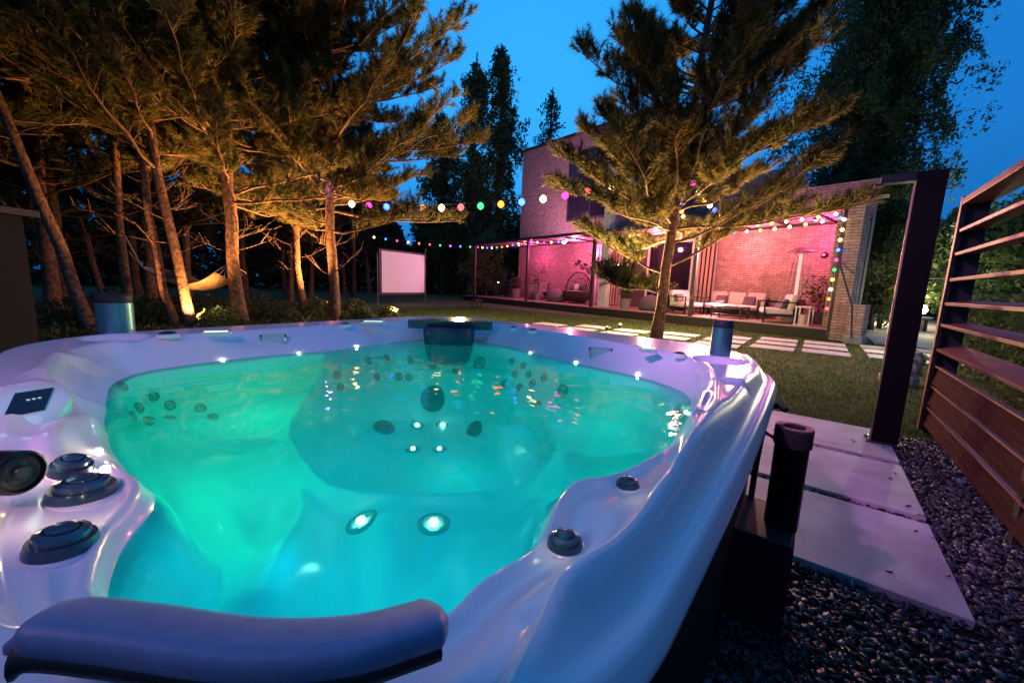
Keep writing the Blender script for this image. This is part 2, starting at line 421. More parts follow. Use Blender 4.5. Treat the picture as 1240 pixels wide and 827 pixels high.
def orient(n): return n
def knob(px, py, r, h=.035):
    p, n = hit(px, py); n = (n+Vector((0, 0, 1.2))).normalized()
    mb = MB(); mb.lathe([(r*1.0, -.02), (r, h*.35), (r*.93, h*.6), (0, h*.6)], p, n, 32)
    k = mb.build('control_knob', KNOB, tub, smooth=40, world=True)
    m2 = MB(); m2.lathe([(r*.78, h*.6), (r*.76, h*.85), (r*.55, h*.95), (r*.53, h*.86), (r*.45, h*.84), (r*.43, h*1.02), (r*.2, h*1.08), (0, h*1.08)], p, n, 32)
    m2.build('grip_cap', mat('knob cap', (.03, .075, .12), .22, coat=.4), k, smooth=40, world=True)
    mr_ = MB(); mr_.lathe([(r*1.12, -.012), (r*1.12, .004), (r*1.0, .006)], p, n, 32).build('bezel', ACR, k, smooth=40, world=True)
knob(85, 574, .030); knob(100, 603, .043); knob(75, 668, .036); knob(760, 592, .022, .022); knob(684, 664, .026, .024)

# round speaker disc on the inner wall
p, n = hit(20, 572)
pc = Vector(gp(20, 572, .845)); fc_ = Vector((.80, .50, .08)).normalized()
mb = MB().lathe([(.032, -.06), (.032, .006), (.028, .010), (.026, .004), (.0, .006)], pc, fc_, 32)
spk = mb.build('wall_speaker', BLK, tub, smooth=40, world=True)
MB().lathe([(.024, .006), (.020, .009), (.018, .006), (.011, .006), (.008, .012), (0, .012)], pc, fc_, 32).build('speaker_cone', mat('cone', (.04, .04, .04), .35), spk, smooth=40, world=True)

# control panel
pc = Vector(gp(38, 488, .868)); n = Vector((.42, .10, 1)).normalized()
def onpl(px, py, off=0.):
    d = Vector(ray(px, py)); c0 = Vector(CAM); t_ = (pc+n*off-c0).dot(n)/d.dot(n); return c0+d*t_
def plate(name, pts, off, th, m, parent, bevel=0.):
    q = [onpl(x, y, off) for x, y in pts]; k = len(q)
    return MB().add([tuple(v) for v in q]+[tuple(v-n*th) for v in q], [tuple(range(k)), tuple(range(2*k-1, k-1, -1))]+[(i, (i+1) % k, k+(i+1) % k, k+i) for i in range(k)]).build(name, m, parent, world=True, bevel=bevel, smooth=30)
light('panel_fill', 'POINT', pc+n*.09, (.4, 1, .9), .07, .03)  # added point light above the panel, brightening its surround
pn = plate('control_panel', [(2, 468), (74, 462), (88, 480), (66, 508), (40, 522), (4, 518), (-22, 512)], 0, .05, mat('panel surround', (.55, .75, .74), .2, coat=.5), tub, .008)
sc_p = plate('screen', [(18, 476), (65, 469), (54, 495), (4, 505)], .003, .004, mat('dark screen', (.01, .012, .016), .15), pn)
for k in range(3):
    c_ = onpl(34+7*k, 484-1.2*k, .0045); MB().lathe([(.003, 0), (0, .0008)], c_, n, 8).build('indicator', emis('indicator', (.5, .7, 1), .8), sc_p, world=True)

# head rest pillow along the near edge: swept rounded bar
pp = [gp(8, 766, .875), gp(60, 742, .885), gp(150, 748, .885), (gp(300, 768, .88)), gp(420, 764, .88), gp(500, 745, .875), gp(536, 733, .872)]
pp = [Vector(p) for p in pp]
def spline(pts, n):
    out = []
    P_ = [pts[0]*2-pts[1]]+pts+[pts[-1]*2-pts[-2]]
    for i in range(1, len(P_)-2):
        for k in range(n):
            t = k/n; a, b, c, d = P_[i-1:i+3]
            out.append(.5*((2*b)+(c-a)*t+(2*a-5*b+4*c-d)*t*t+(3*b-a-3*c+d)*t**3))
    out.append(pts[-1]); return out
sp_ = spline(pp, 10); mb = MB(); N_ = len(sp_)
for i, p in enumerate(sp_):
    tt = (sp_[min(i+1, N_-1)]-sp_[max(i-1, 0)]); tt.z = 0; tt.normalize(); sd = Vector((-tt.y, tt.x, 0))
    u = i/(N_-1); taper = min(1, (.25+(min(u, 1-u)*9))**.5) if min(u, 1-u) < .083 else 1
    if u < .3: taper *= .45+.55*sm(np.array(u), 0., .22)
    wv, hv = .026*taper, .016*min(1, taper+.1)
    for k in range(16):
        a = 2*pi*k/16; ca, sa = cos(a), sin(a)
        x = math.copysign(abs(ca)**.65, ca)*wv; z = math.copysign(abs(sa)**.65, sa)*hv
        mb.v.append(tuple(p+sd*x+Vector((0, 0, z-.012-.25*x))))
for i in range(N_-1):
    for k in range(16): mb.f.append((i*16+k, i*16+(k+1) % 16, (i+1)*16+(k+1) % 16, (i+1)*16+k))
mb.f.append(tuple(range(16))[::-1]); mb.f.append(tuple((N_-1)*16+k for k in range(16)))
mb.build('headrest', mat('pillow foam', (.20, .25, .40), .5, bump=.04, bscale=260, noise=.08, nscale=60), tub, smooth=80, world=True)

def sweep(name, off_z, off_s, wv, hv, m, parent):
    mb = MB()
    sp2 = sp_[4:-5]; N_ = len(sp2)
    for i, p in enumerate(sp2):
        tt = (sp2[min(i+1, N_-1)]-sp2[max(i-1, 0)]); tt.z = 0; tt.normalize(); sd = Vector((-tt.y, tt.x, 0))
        for k in range(10):
            a = 2*pi*k/10; mb.v.append(tuple(p+sd*(off_s+cos(a)*wv)+Vector((0, 0, off_z+sin(a)*hv))))
    for i in range(N_-1):
        for k in range(10): mb.f.append((i*10+k, i*10+(k+1) % 10, (i+1)*10+(k+1) % 10, (i+1)*10+k))
    mb.f.append(tuple(range(10))[::-1]); mb.f.append(tuple((N_-1)*10+k for k in range(10)))
    return mb.build(name, m, parent, smooth=80, world=True)
sweep('headrest_gap_shade', -.020, -.016, .010, .012, BLKM, tub)  # black strip stands in for the shade in the gap under the pillow

# skimmer at the far corner
pc = Vector(gp(545, 392, TR)); dg = Vector((.66, -.75, 0)).normalized(); sd = Vector((.75, .66, 0)).normalized()
mb = MB(); q0 = Vector(gp(545, 389, .875)); 
L0 = Vector(gp(493, 390, .875)); R0 = Vector(gp(595, 391, .875)); half = (R0-L0).length/2; mid = (L0+R0)/2
pr = []
for k in range(17):
    a = pi*k/16; pr.append(mid-sd*cos(a)*half*1.0-dg*(sin(a)*half*.45))
fr_ = [mid-sd*cos(pi*k/16)*half+dg*.02*sin(pi*k/16)*1.0 for k in range(17)]
vs = [tuple(p+Vector((0, 0, .010))) for p in pr]+[tuple(p+Vector((0, 0, .010))) for p in fr_]+[tuple(p-Vector((0, 0, .045))) for p in pr]+[tuple(p-Vector((0, 0, .045))) for p in fr_]
fs = []
for k in range(16):
    fs += [(k, k+1, 18+k, 17+k), (34+k, 51+k, 52+k, 35+k), (k, 34+k, 35+k, k+1), (17+k, 18+k, 52+k, 51+k)]
mb.add(vs, fs)
lid = mb.build('skimmer_lid', mat('teal plastic', (.012, .06, .08), .22, coat=.3), tub, smooth=30, world=True)
c = mid+dg*.10; mb = MB()
for lv, (z, hw, dp) in enumerate(((.855, .27, .10), (.80, .268, .105), (.72, .25, .10), (.64, .22, .085), (.61, .18, .06))):
    for k in range(13):
        a = -pi/2+pi*k/12; mb.v.append(tuple(c+sd*(sin(a)*hw*.62)+dg*(max(0, cos(a))**.35*dp-.05)+Vector((0, 0, z-c.z))))
for lv in range(4):
    for k in range(12): mb.f.append((lv*13+k, lv*13+k+1, (lv+1)*13+k+1, (lv+1)*13+k))
mb.f.append(tuple(4*13+k for k in range(13)))
sk = mb.build('skimmer_box', mat('navy plastic', (.008, .03, .08), .25, coat=.3), tub, smooth=35, world=True)

# pop-up steel cylinders on the two rim corners
for (px, py), r, hgt in (((142, 407), .064, .185), ((871, 435), .043, .175)):
    p = Vector(gp(px, py, TR-.02))
    mb = MB().lathe([(r*1.35, .0), (r*1.35, .012), (r*1.05, .018)], p, (0, 0, 1), 40)
    b_ = mb.build('pop_up_speaker', mat('dark base', (.02, .03, .04), .3), tub, smooth=40, world=True)
    MB().lathe([(r, .01), (r, hgt*.83), (r*.96, hgt*.84)], p, (0, 0, 1), 40).build('speaker_body', mat('teal steel', (.10, .30, .34), .32, metal=.75), b_, smooth=40, world=True)
    MB().lathe([(r*.96, hgt*.83), (r*1.0, hgt*.86), (r*1.0, hgt), (r*.9, hgt*1.04), (0, hgt*1.04)], p, (0, 0, 1), 40).build('speaker_cap', BLKM, b_, smooth=40, world=True)

# small rim controls, lit cup plates and wall latches
LIT = emis('lit plate', (.8, 1., .85), 1.1)
for px, py, sx_, sy_ in ((262, 404, .055, .03), (452, 391, .07, .03), (785, 424, .035, .028)):
    p = Vector(gp(px, py, TR+.008)); d = Vector((p.x, p.y, 0)).normalized(); a = atan2(d.y, d.x)-pi/2
    rt = Matrix.Rotation(a+(.35 if px > 600 else -.12), 3, 'Z')
    o_ = MB().box(p, (sx_*2, sy_*2, .018), rt).build('rim_plate', mat('plate surround', (.6, .68, .7), .25), tub, world=True, bevel=.006)
    MB().box(p+Vector((0, 0, .010)), (sx_*1.6, sy_*1.4, .003), rt).build('lit_lens', LIT, o_, world=True)
for px, py, r in ((203, 406, .034), (823, 430, .022), (418, 394, .026), (440, 391, .02), (622, 398, .022), (645, 401, .026)):
    p = Vector(gp(px, py, TR+.004))
    o_ = MB().lathe([(r*1.25, -.01), (r*1.25, .004), (r, .008), (r*.92, .002)], p, (0, 0, 1), 24).build('air_control', ACR, tub, smooth=40, world=True)
    MB().lathe([(r*.9, .0), (r*.9, .012), (r*.5, .016), (0, .014)], p, (0, 0, 1), 24).build('dial', DBLUE, o_, smooth=40, world=True)
for px, py in ((331, 411), (727, 427)):
    p, n = hit(px, py); n = Vector((-p.x*.0+(0-p.x), -p.y, 0)).normalized()*.9+Vector((0, 0, .35)); n.normalize(); p = p+n*.012; up = Vector((0, 0, 1)); s_ = n.cross(up).normalized(); u_ = s_.cross(n).normalized()
    mb = MB(); ring = []
    for k in range(15):
        a = pi*k/14; ring.append(p+s_*cos(a)*.055-u_*(sin(a)**.8*.085)+n*.006)
    top = [p+s_*.055+u_*.02+n*.006, p-s_*.055+u_*.02+n*.006]
    pts = [top[0]]+ring+[top[1]]
    mb.tube(pts+[top[0]], .0035, 6)
    lt = mb.build('wall_latch', mat('latch', (.5, .6, .6), .15, metal=.3, coat=.5), tub, smooth=True, world=True)
    MB().add([tuple(q-n*.003) for q in pts], [tuple(range(len(pts)))]).build('latch_plate', mat('latch plate', (.40, .62, .62), .15, coat=.5), lt, world=True)
    for s in (1, -1): MB().box(p+s_*.056*s+u_*.008+n*.006, (.006, .006, .022)).build('clip', BLK, lt, world=True)

# jets
JET = mat('jet ring', (.12, .30, .30), .2, metal=.3)
JIN = mat('jet core', (.3, .5, .48), .2, metal=.5)
def jet(px, py, r, litup=False, cup=True):
    p, n = hit(px, py)
    mb = MB().lathe([(r*1.2, -.01), (r*1.2, .003), (r, .008), (r*.8, .006), (r*.7, -.0), (0, -.0)], p, n, 24)
    o_ = mb.build('jet', JET, tub, smooth=40, world=True)
    if litup: MB().lathe([(r*.36, 0), (r*.33, .012), (0, .016)], p, n, 16).build('jet_lamp', emis('jet lamp', (.8, 1, .75), 8), o_, smooth=40, world=True)
    else: MB().lathe([(r*.42, 0), (r*.42, .008), (r*.2, .010), (r*.16, .002), (0, .002)], p, n, 16).build('nozzle', JIN, o_, smooth=40, world=True)
for px, py in ((148, 468), (186, 481), (206, 492), (168, 494), (160, 504), (205, 507), (243, 495), (258, 505), (180, 510), ): jet(px, py, .018)
for px, py in ((446, 437), (468, 434), (497, 437), (524, 444), (408, 455), (412, 470), (456, 458), (483, 457), (495, 457), (552, 449), (620, 439), (634, 443), (624, 453), (640, 454), (659, 458), (645, 464), (610, 465), (606, 470), (629, 469), (650, 488)): jet(px, py, .020)
jet(681, 474, .032); jet(581, 441, .04); jet(820, 500, .03)
for px, py in ((505, 515), (536, 515), (500, 544), (532, 544)): jet(px, py, .036, True)
for px, py in ((438, 632), (525, 635)): jet(px, py, .038, True)
def grille(px, py, r):
    p, n = hit(px, py)
    o_ = MB().lathe([(r, -.01), (r, .010), (r*.85, .018), (0, .022)], p, n, 32).build('suction_grille', mat('grille', (.02, .10, .11), .4), tub, smooth=40, world=True)
    for k in range(6):
        a = k*pi/6; v = n.orthogonal().normalized(); q = Quaternion(n, a) @ v
        MB().box(p+n*.022, (r*1.5, .006, .004), Matrix((q, n.cross(q), n)).transposed()).build('grille_bar', BLKM, o_, world=True)
grille(525, 483, .085); grille(465, 518, .062); grille(575, 521, .062)

# waterline LEDs
LED = emis('led warm', (1, .95, .7), 18)
for px, py in ((270, 437), (362, 429), (432, 420), (642, 428), (697, 440), (772, 454), (830, 500), (812, 527), (120, 548), (126, 570)):
    p, n = hit(px, py)
    MB().lathe([(.007, -.003), (.006, .003), (0, .006)], p+Vector((0, 0, .004)), n, 12).build('led', LED, tub, smooth=True, world=True)
for px, py, e_ in ((53, 580, .1), (30, 640, .12), (100, 640, .15), (120, 550, .15), (772, 606, .05), (670, 676, .05)):
    p, n = hit(px, py)
    light('rim_led', 'POINT', p+n*.035, (1, .78, .38), e_*.22, .006)
# underwater lamps (coloured LEDs in the footwell and seats, then added area lights)
G1 = (.02, 1., .42); G2 = (.01, .85, .62); B1 = (.0, .62, 1.)
for (x, y, z), c, p_ in (((-1.30, 1.30, .34), G2, 2.6), ((-1.85, 1.60, .60), G2, 1.2), ((-1.90, .70, .60), G1, 2.2), ((-1.25, .38, .64), G1, 3.0), ((-.80, .35, .63), B1, 2.6), ((-.55, .50, .62), G2, .8),
                         ((-.48, 1.05, .64), G1, 1.5), ((-.70, 1.60, .64), G2, 1.8), ((-1.30, 1.85, .63), G2, 1.5), ((-1.05, .72, .60), B1, 2.0)):
    light('tub_lamp', 'POINT', (x, y, z), c, p_*.26, .15)
for (x, y), (sx_, sy_), z_, c, p_ in (((-1.85, .65), (.55, .8), .735, G1, 3.4), ((-1.15, .38), (.7, .4), .735, G1, 2.4), ((-.70, .42), (.5, .4), .735, (0, .72, .95), 2.4), ((-.55, 1.1), (.35, .8), .735, (0, .95, .62), 1.8), ((-.85, 1.62), (.7, .4), .735, G2, 2.2), ((-1.65, 1.72), (.7, .5), .735, G2, 2.4), ((-1.3, 1.15), (.6, .6), .70, G2, 2.2)):
    light('tub_glow', 'AREA', (x, y, z_), c, p_*.21, sx_, sy=sy_)  # added panels under the surface, imitating glow scattered through the water

# ================================================================== GROUND
lawn_m = mat('lawn', (.04, .08, .012), .95, noise=.35, nscale=6, bump=.3, bscale=90, col2=(.07, .10, .02))
MB().b2((-150, -150, -.5), (150, 150, -.03)).build('ground', lawn_m); tag(bpy.data.objects['ground'], 'dark lawn stretching to the trees', 'lawn', kind='structure')
# slate bed
GEDGE = 4.58
mb = MB().b2((-4.5, -4, -.028), (4.2, GEDGE, -.016)); o = mb.build('slate_bed', mat('slate dust', (.012, .014, .018), .9, noise=.5, nscale=40, bump=1, bscale=60))
tag(o, 'dark bed under the slate chippings', 'ground', kind='structure')
NCH = 36000
cxs = rng.uniform(-.35, 2.6, NCH*2); cys = rng.uniform(.35, GEDGE, NCH*2)
keep = rng.random(NCH*2) < np.clip(1.25-np.hypot(cxs, cys)*.18, .25, 1); cxs = cxs[keep][:NCH]; cys = cys[keep][:NCH]; n = len(cxs)
base = np.array([(x, y, z) for z in (-1, 1) for y in (-1, 1) for x in (-1, 1)], float)
S = np.stack([rng.uniform(.004, .017, n), rng.uniform(.004, .011, n), rng.uniform(.0015, .0042, n)], 1)
Vc = base[None]*S[:, None, :]*(1+rng.uniform(-.35, .35, (n, 8, 3)))
def rotm(n, tilt):
    a = rng.uniform(0, 2*pi, n); b = rng.normal(0, tilt, n); c = rng.normal(0, tilt, n)
    Rz = np.zeros((n, 3, 3)); Rz[:, 0, 0] = np.cos(a); Rz[:, 0, 1] = -np.sin(a); Rz[:, 1, 0] = np.sin(a); Rz[:, 1, 1] = np.cos(a); Rz[:, 2, 2] = 1
    Rx = np.zeros((n, 3, 3)); Rx[:, 0, 0] = 1; Rx[:, 1, 1] = np.cos(b); Rx[:, 1, 2] = -np.sin(b); Rx[:, 2, 1] = np.sin(b); Rx[:, 2, 2] = np.cos(b)
    Ry = np.zeros((n, 3, 3)); Ry[:, 1, 1] = 1; Ry[:, 0, 0] = np.cos(c); Ry[:, 0, 2] = np.sin(c); Ry[:, 2, 0] = -np.sin(c); Ry[:, 2, 2] = np.cos(c)
    return Rx @ Ry @ Rz
Vc = np.einsum('nij,nkj->nki', rotm(n, .42), Vc)
Vc[:, :, 0] += cxs[:, None]; Vc[:, :, 1] += cys[:, None]; Vc[:, :, 2] += -.010+rng.uniform(0, .012, n)[:, None]
fb = np.array([(0, 2, 3, 1), (4, 5, 7, 6), (0, 1, 5, 4), (2, 6, 7, 3), (0, 4, 6, 2), (1, 3, 7, 5)])
kk = 16; Vc[:kk] -= Vc[:kk].mean(1, keepdims=True); Vc[:kk, :, 0] += rng.uniform(-.2, .57, kk)[:, None]; Vc[:kk, :, 1] += rng.uniform(2.05, 4.4, kk)[:, None]; Vc[:kk, :, 2] = Vc[:kk, :, 2]*.35+.0255
Vc[:9, :, 0] += (.575-Vc[:9, :, 0].mean(1, keepdims=True))*.9
Fc = (fb[None]+(np.arange(n)*8)[:, None, None]).reshape(-1, 4)
def slatemat():
    m, nt, b = _bsdf('slate chips'); gi = nt.nodes.new('ShaderNodeNewGeometry'); cr = nt.nodes.new('ShaderNodeValToRGB')
    cr.color_ramp.elements[0].color = (.022, .028, .036, 1); cr.color_ramp.elements[1].color = (.20, .22, .25, 1); x = cr.color_ramp.elements.new(.75); x.color = (.06, .07, .08, 1)
    nt.links.new(gi.outputs['Random Per Island'], cr.inputs[0]); nt.links.new(cr.outputs[0], b.inputs['Base Color']); b.inputs['Roughness'].default_value = .42; return m
o = np_mesh('gravel', Vc.reshape(-1, 3), Fc, slatemat()); tag(o, 'dark slate chippings around the paving slabs', 'gravel', kind='stuff')

# near paving slabs
slabm = mat('porcelain slab', (.52, .51, .53), .5, noise=.28, nscale=3.2, bump=.12, bscale=90, detail=12)
def slab(x0, x1, y0, y1, label, grp, m=slabm, z=.022, th=.05, sk=0.):
    mb = MB(); mb.add([(x0, y0, z-th), (x1, y0, z-th), (x1, y1+sk, z-th), (x0, y1+sk, z-th), (x0, y0, z), (x1, y0, z), (x1, y1+sk, z), (x0, y1+sk, z)],
                      [(0, 3, 2, 1), (4, 5, 6, 7), (0, 1, 5, 4), (1, 2, 6, 5), (2, 3, 7, 6), (3, 0, 4, 7)])
    o = mb.build('paving_slab', m, bevel=.003); tag(o, label, 'paving slab', grp, kind='structure')
slab(-.35, .585, 2.02, 2.78, 'large square slab beside the tub nearest the black box', 'slabs beside the hot tub')
slab(-.35, .590, 2.86, 3.66, 'middle of the three large slabs beside the tub, with a small dark speck', 'slabs beside the hot tub')
slab(-.35, .592, 3.74, 4.52, 'large slab at the foot of the black shower column', 'slabs beside the hot tub')
# path of slabs across the lawn
pathm = mat('path slab', (.50, .47, .46), .7, noise=.12, nscale=6)
cols = [(-6.6, 10.2), (-5.45, 10.75), (-4.3, 10.75), (-3.15, 11.15), (-2.05, 11.75), (-1.03, 12.30), (-.12, 12.45), (.95, 12.7), (1.95, 13.0)]
for ci, (x0, yt) in enumerate(cols):
    wd = .86 if ci < 5 else (.78 if ci < 7 else .85)
    for r in range(3):
        y1 = yt-.95*r
        slab(x0, x0+wd, y1-.62, y1, ['far', 'middle', 'near'][r]+' slab in the %s row of three along the lawn path, counting from the left' % ['first', 'second', 'third', 'fourth', 'fifth', 'sixth', 'seventh', 'eighth', 'ninth'][ci], 'slabs of the lawn path', pathm, .0)
# paved drive behind the house corner
o = MB().b2((1.3, 13.4, -.04), (9, 40, -.012)).build('driveway', mat('drive', (.38, .36, .32), .8, noise=.2, nscale=2)); tag(o, 'pale paved driveway beyond the house corner', 'driveway', kind='structure')
# grass blades
def blades(n, f, hmin, hmax):
    x, y = f(n); a = rng.uniform(0, 2*pi, len(x)); hh = rng.uniform(hmin, hmax, len(x)); d = np.stack([np.cos(a), np.sin(a)], 1); l = rng.normal(0, .5, (len(x), 2))
    w_ = .0022+.0005*np.hypot(x, y)
    A = np.stack([x-d[:, 0]*w_, y-d[:, 1]*w_, np.full(len(x), -.03)], 1); B = np.stack([x+d[:, 0]*w_, y+d[:, 1]*w_, np.full(len(x), -.03)], 1)
    C_ = np.stack([x+l[:, 0]*hh, y+l[:, 1]*hh, -.03+hh], 1)
    return np.stack([A, B, C_], 1).reshape(-1, 3), np.arange(len(x)*3).reshape(-1, 3)
def area(n):
    x = rng.uniform(-13, 2.2, n); y = rng.uniform(4.6, 14, n)
    k = rng.random(n) < np.clip(1.5-.16*np.hypot(x+0, y), .22, 1); x = x[k]; y = y[k]
    k = ~((x > 2.2))
    for ci, (x0, yt) in enumerate(cols):
        wd = .86 if ci < 5 else .8
        for r in range(3):
            k &= ~((x > x0-.0) & (x < x0+wd) & (y < yt-.95*r) & (y > yt-.95*r-.62))
    return x[k], y[k]
V, F = blades(330000, area, .025, .048)
o = np_mesh('grass', V, F, leafmat('grass blade', (.05, .11, .016), (.09, .14, .026), .5, 1.5)); tag(o, 'mown lawn grass between the tub and the terrace', 'grass', kind='stuff')

# ================================================================== beside the tub
st = thing('tub_side_post', 'short black round post with ring top on a dark box by the tub', 'post', (-.02, 1.62, 0))
MB().b2((-.14, -.12, 0), (.058, .14, .33)).build('base_box', BLKM, st, bevel=.006)
MB().b2((-.15, -.135, .33), (.05, .15, .345)).build('box_lid', mat('box lid', (.05, .035, .04), .45), st, bevel=.003)
MB().lathe([(.050, .34), (.050, .64), (.052, .645)], (.012, 0, 0), (0, 0, 1), 32).build('post', BLK, st, smooth=40)
MB().lathe([(.030, .690), (.030, .700), (.034, .704), (.052, .704), (.056, .700), (.056, .640), (.050, .636)], (.012, 0, 0), (0, 0, 1), 32).build('ring_cap', mat('cap', (.05, .04, .045), .3), st, smooth=40)
MB().lathe([(.030, .69), (0, .69)], (.012, 0, 0), (0, 0, 1), 24).build('cap_recess', BLKM, st)
cr_ = spline([Vector((-.02, .10, .73)), Vector((-.05, .12, .735)), Vector((-.075, .14, .70)), Vector((-.09, .15, .55)), Vector((-.095, .15, .34))], 6)
MB().tube(cr_, .011, 10).build('curved_bar', BLK, st, smooth=True)
MB().tube([(-.075, .14, .62), (.012, 0, .62)], .006, 8).build('bar_bracket', BLK, st, smooth=True)

# shower column
sh = thing('garden_shower', 'tall flat black shower column with short top arm beside the slabs', 'shower', (.545, 4.16, 0), radians(0))
zt = 2.05
MB().b2((-.078, -.05, .0), (.078, .05, zt)).build('column', mat('column black', (.0025, .0025, .003), .6, spec=.15), sh, bevel=.003)
MB().b2((-.27, -.045, zt-.06), (-.079, .045, zt)).build('top_arm', BLK, sh, bevel=.003)
MB().b2((-.30, -.05, zt-.075), (-.25, .05, zt-.062)).build('shower_head', BLKM, sh, bevel=.003)
MB().tube([(-.085, -.052, zt-.10), (-.085, -.052, .75)], .006, 8).build('column_lit_edge', mat('lit edge rose', (.5, .3, .3), .35, metal=.6), sh, smooth=True)  # rose tube imitates the pink-lit left edge of the column
MB().b2((-.11, -.08, .022), (.11, .08, .034)).build('base_plate', mat('base plate', (.05, .04, .045), .4), sh, bevel=.002)
for sx in (-1, 1):
    for sy in (-1, 1): MB().lathe([(.012, .034), (.012, .044), (0, .046)], (sx*.095, sy*.065, 0), (0, 0, 1), 8).build('bolt', CHROME, sh)

# slatted fence
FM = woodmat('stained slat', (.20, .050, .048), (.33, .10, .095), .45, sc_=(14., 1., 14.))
FMD = woodmat('shaded slat', (.045, .014, .012), (.085, .028, .025), .9, sc_=(14., 1., 14.)); FMD.node_tree.nodes['Principled BSDF'].inputs['Specular IOR Level'].default_value = .08  # lower slats: same wood with shade put into its colour
fe = thing('louvre_fence', 'tall reddish fence of wide tilted horizontal slats on black posts', 'fence', (.86, 4.9, 0))
zsl = [1.97, 1.74, 1.55, 1.34, 1.14, .96, .76, .56, .38, .19]
for i, z in enumerate(zsl):
    tl = radians(-8 if i < 6 else -18)
    d_ = .15 if i < 7 else .20
    rt = Matrix.Rotation(tl, 3, 'Y')
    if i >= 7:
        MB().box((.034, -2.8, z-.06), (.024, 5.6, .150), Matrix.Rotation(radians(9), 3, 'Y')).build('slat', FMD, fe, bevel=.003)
        MB().box((.030, -2.8, z+.022), (.034, 5.6, .012)).build('slat_lit_edge', FM, fe, bevel=.002)  # paler strip put in for the pink-lit top edge of the slat
    elif i == 0:
        MB().box((.07, -2.8, z-.02), (.16, 5.6, .05)).build('top_rail', FM, fe, bevel=.004)
    else:
        MB().box((.075, -2.8, z-.015), (d_, 5.6, .026), rt).build('slat', FM, fe, bevel=.003)
for y in (-.03, -2.0, -4.0, -5.5):
    MB().b2((.02, y-.03, -.02), (.16, y+.03, 1.94)).build('post', BLKM, fe, bevel=.003) if y < -.1 else MB().b2((.022, .0, -.02), (.15, .06, 1.94)).build('post', BLKM, fe, bevel=.003)
MB().b2((-.012, -.006, 0), (.020, .055, 1.99)).build('end_post', FM, fe, bevel=.003)

# ================================================================== HOUSE
HR = radians(-15); HO = (.35, 13.2, 0)
ha = np.array([-cos(HR), -sin(HR), 0]); hb = np.array([-sin(HR), cos(HR), 0])
def H(s, n, z=0.): return tuple(np.array(HO)+ha*s+hb*n+np.array([0, 0, z]))
BR1 = brickmat('rose brick', (.36, .24, .22), (.50, .34, .31), (.16, .11, .11), 1., .26, .075)
BR2 = brickmat('upper brick', (.27, .19, .20), (.36, .26, .27), (.20, .15, .16), 1., .26, .075)
GLASS = mat('dark glass', (.015, .012, .025), .06, coat=.3)
house = thing('brick_house', 'rose brick house, two storeys at one end and one storey at the other', 'house', HO, HR)
def hbx(name, s0, s1, n0, n1, z0, z1, m, parent=house, bevel=0.):
    return MB().b2((-s1, n0, z0), (-s0, n1, z1)).build(name, m, parent, bevel=bevel)
# ground floor right wing
hbx('garden_wall', -.0, 4.3, 2.5, 2.8, 0, 4.5, BR1)
hbx('end_wall', -.34, -.02, -.02, .5, 0, 3.72, BR1)
hbx('flank_wall', .02, .3, .5, 2.49, .28, 3.30, BR1)
hbx('wing_wall', 10.4, 17.0, 3.0, 3.3, 0, 3.5, BR1)
rf = hbx('roof', 1.9, 7.0, 2.86, 9, 4.0, 4.1, BLKM)
hbx('parapet', 2.4, 6.4, 4.4, 4.5, 4.1, 5.75, mat('parapet', (.10, .15, .2), .4), house)
# upper block with a mono pitch roof
mb = MB()
def hv(s, n, z): return (-s, n, z)
v = [hv(17.0, 3.0, 3.5), hv(7.2, 3.0, 3.5), hv(7.2, 3.0, 8.75), hv(17.0, 3.0, 9.05), hv(17.0, 10, 3.5), hv(7.2, 10, 3.5), hv(7.2, 10, 8.75), hv(17.0, 10, 9.05)]
mb.add(v, [(0, 1, 2, 3), (5, 4, 7, 6), (4, 0, 3, 7), (1, 5, 6, 2), (3, 2, 6, 7), (0, 4, 5, 1)]); mb.build('upper_wall', BR2, house)
mb = MB(); v = [hv(17.12, 2.9, 9.05), hv(7.1, 2.9, 8.75), hv(7.1, 10.1, 8.75), hv(17.12, 10.1, 9.05)]
mb.add(v+[(a, b, c+.12) for a, b, c in v], [(0, 3, 2, 1), (4, 5, 6, 7), (0, 1, 5, 4), (1, 2, 6, 5), (2, 3, 7, 6), (3, 0, 4, 7)]); mb.build('upper_roof', BLKM, house)
wn = hbx('window', 9.6, 12.9, 2.94, 3.0, 4.55, 8.0, BLKM)
hbx('pane', 9.7, 12.75, 2.925, 2.938, 4.65, 7.85, GLASS, wn)
hbx('mullion', 11.2, 11.28, 2.90, 2.924, 4.65, 7.85, BLKM, wn)
hbx('chimney', 7.72, 8.08, .35, .62, .30, 6.2, mat('white render', (.62, .60, .62), .7, noise=.08, nscale=3))
hbx('side_wall', 16.7, 17.0, 3.31, 10, 0, 3.5, BR1)
# glazed doors
WF = mat('white frame', (.62, .58, .6), .4)
gd = hbx('door_frame', 4.3, 10.4, 2.55, 2.62, 3.05, 3.2, WF)
for s in (4.35, 5.3, 6.3, 7.3, 8.7, 10.0): hbx('door_stile', s-.05, s+.05, 2.55, 2.62, .28, 3.05, WF, gd)
hbx('wide_stile', 10.1, 10.39, 2.54, 2.62, .28, 3.05, WF, gd)
for s in (4.4, 5.35, 6.35, 7.35, 8.75):
    e_ = {4.4: 5.25, 5.35: 6.25, 6.35: 7.25, 7.35: 8.65, 8.75: 9.95}[s]
    hbx('glass_pane', s, e_, 2.58, 2.59, .28, 3.05, GLASS if s in (5.35, 6.35) else mat('curtained glass', (.10, .07, .08), .08, coat=.4), gd)
cur = mat('curtain', (.5, .33, .28), .9)
for k, s in enumerate(np.arange(8.8, 9.9, .16)): MB().tube([(-s, 2.50, .32), (-s, 2.50, 3.0)], .05, 8).build('curtain', cur, gd, smooth=True)
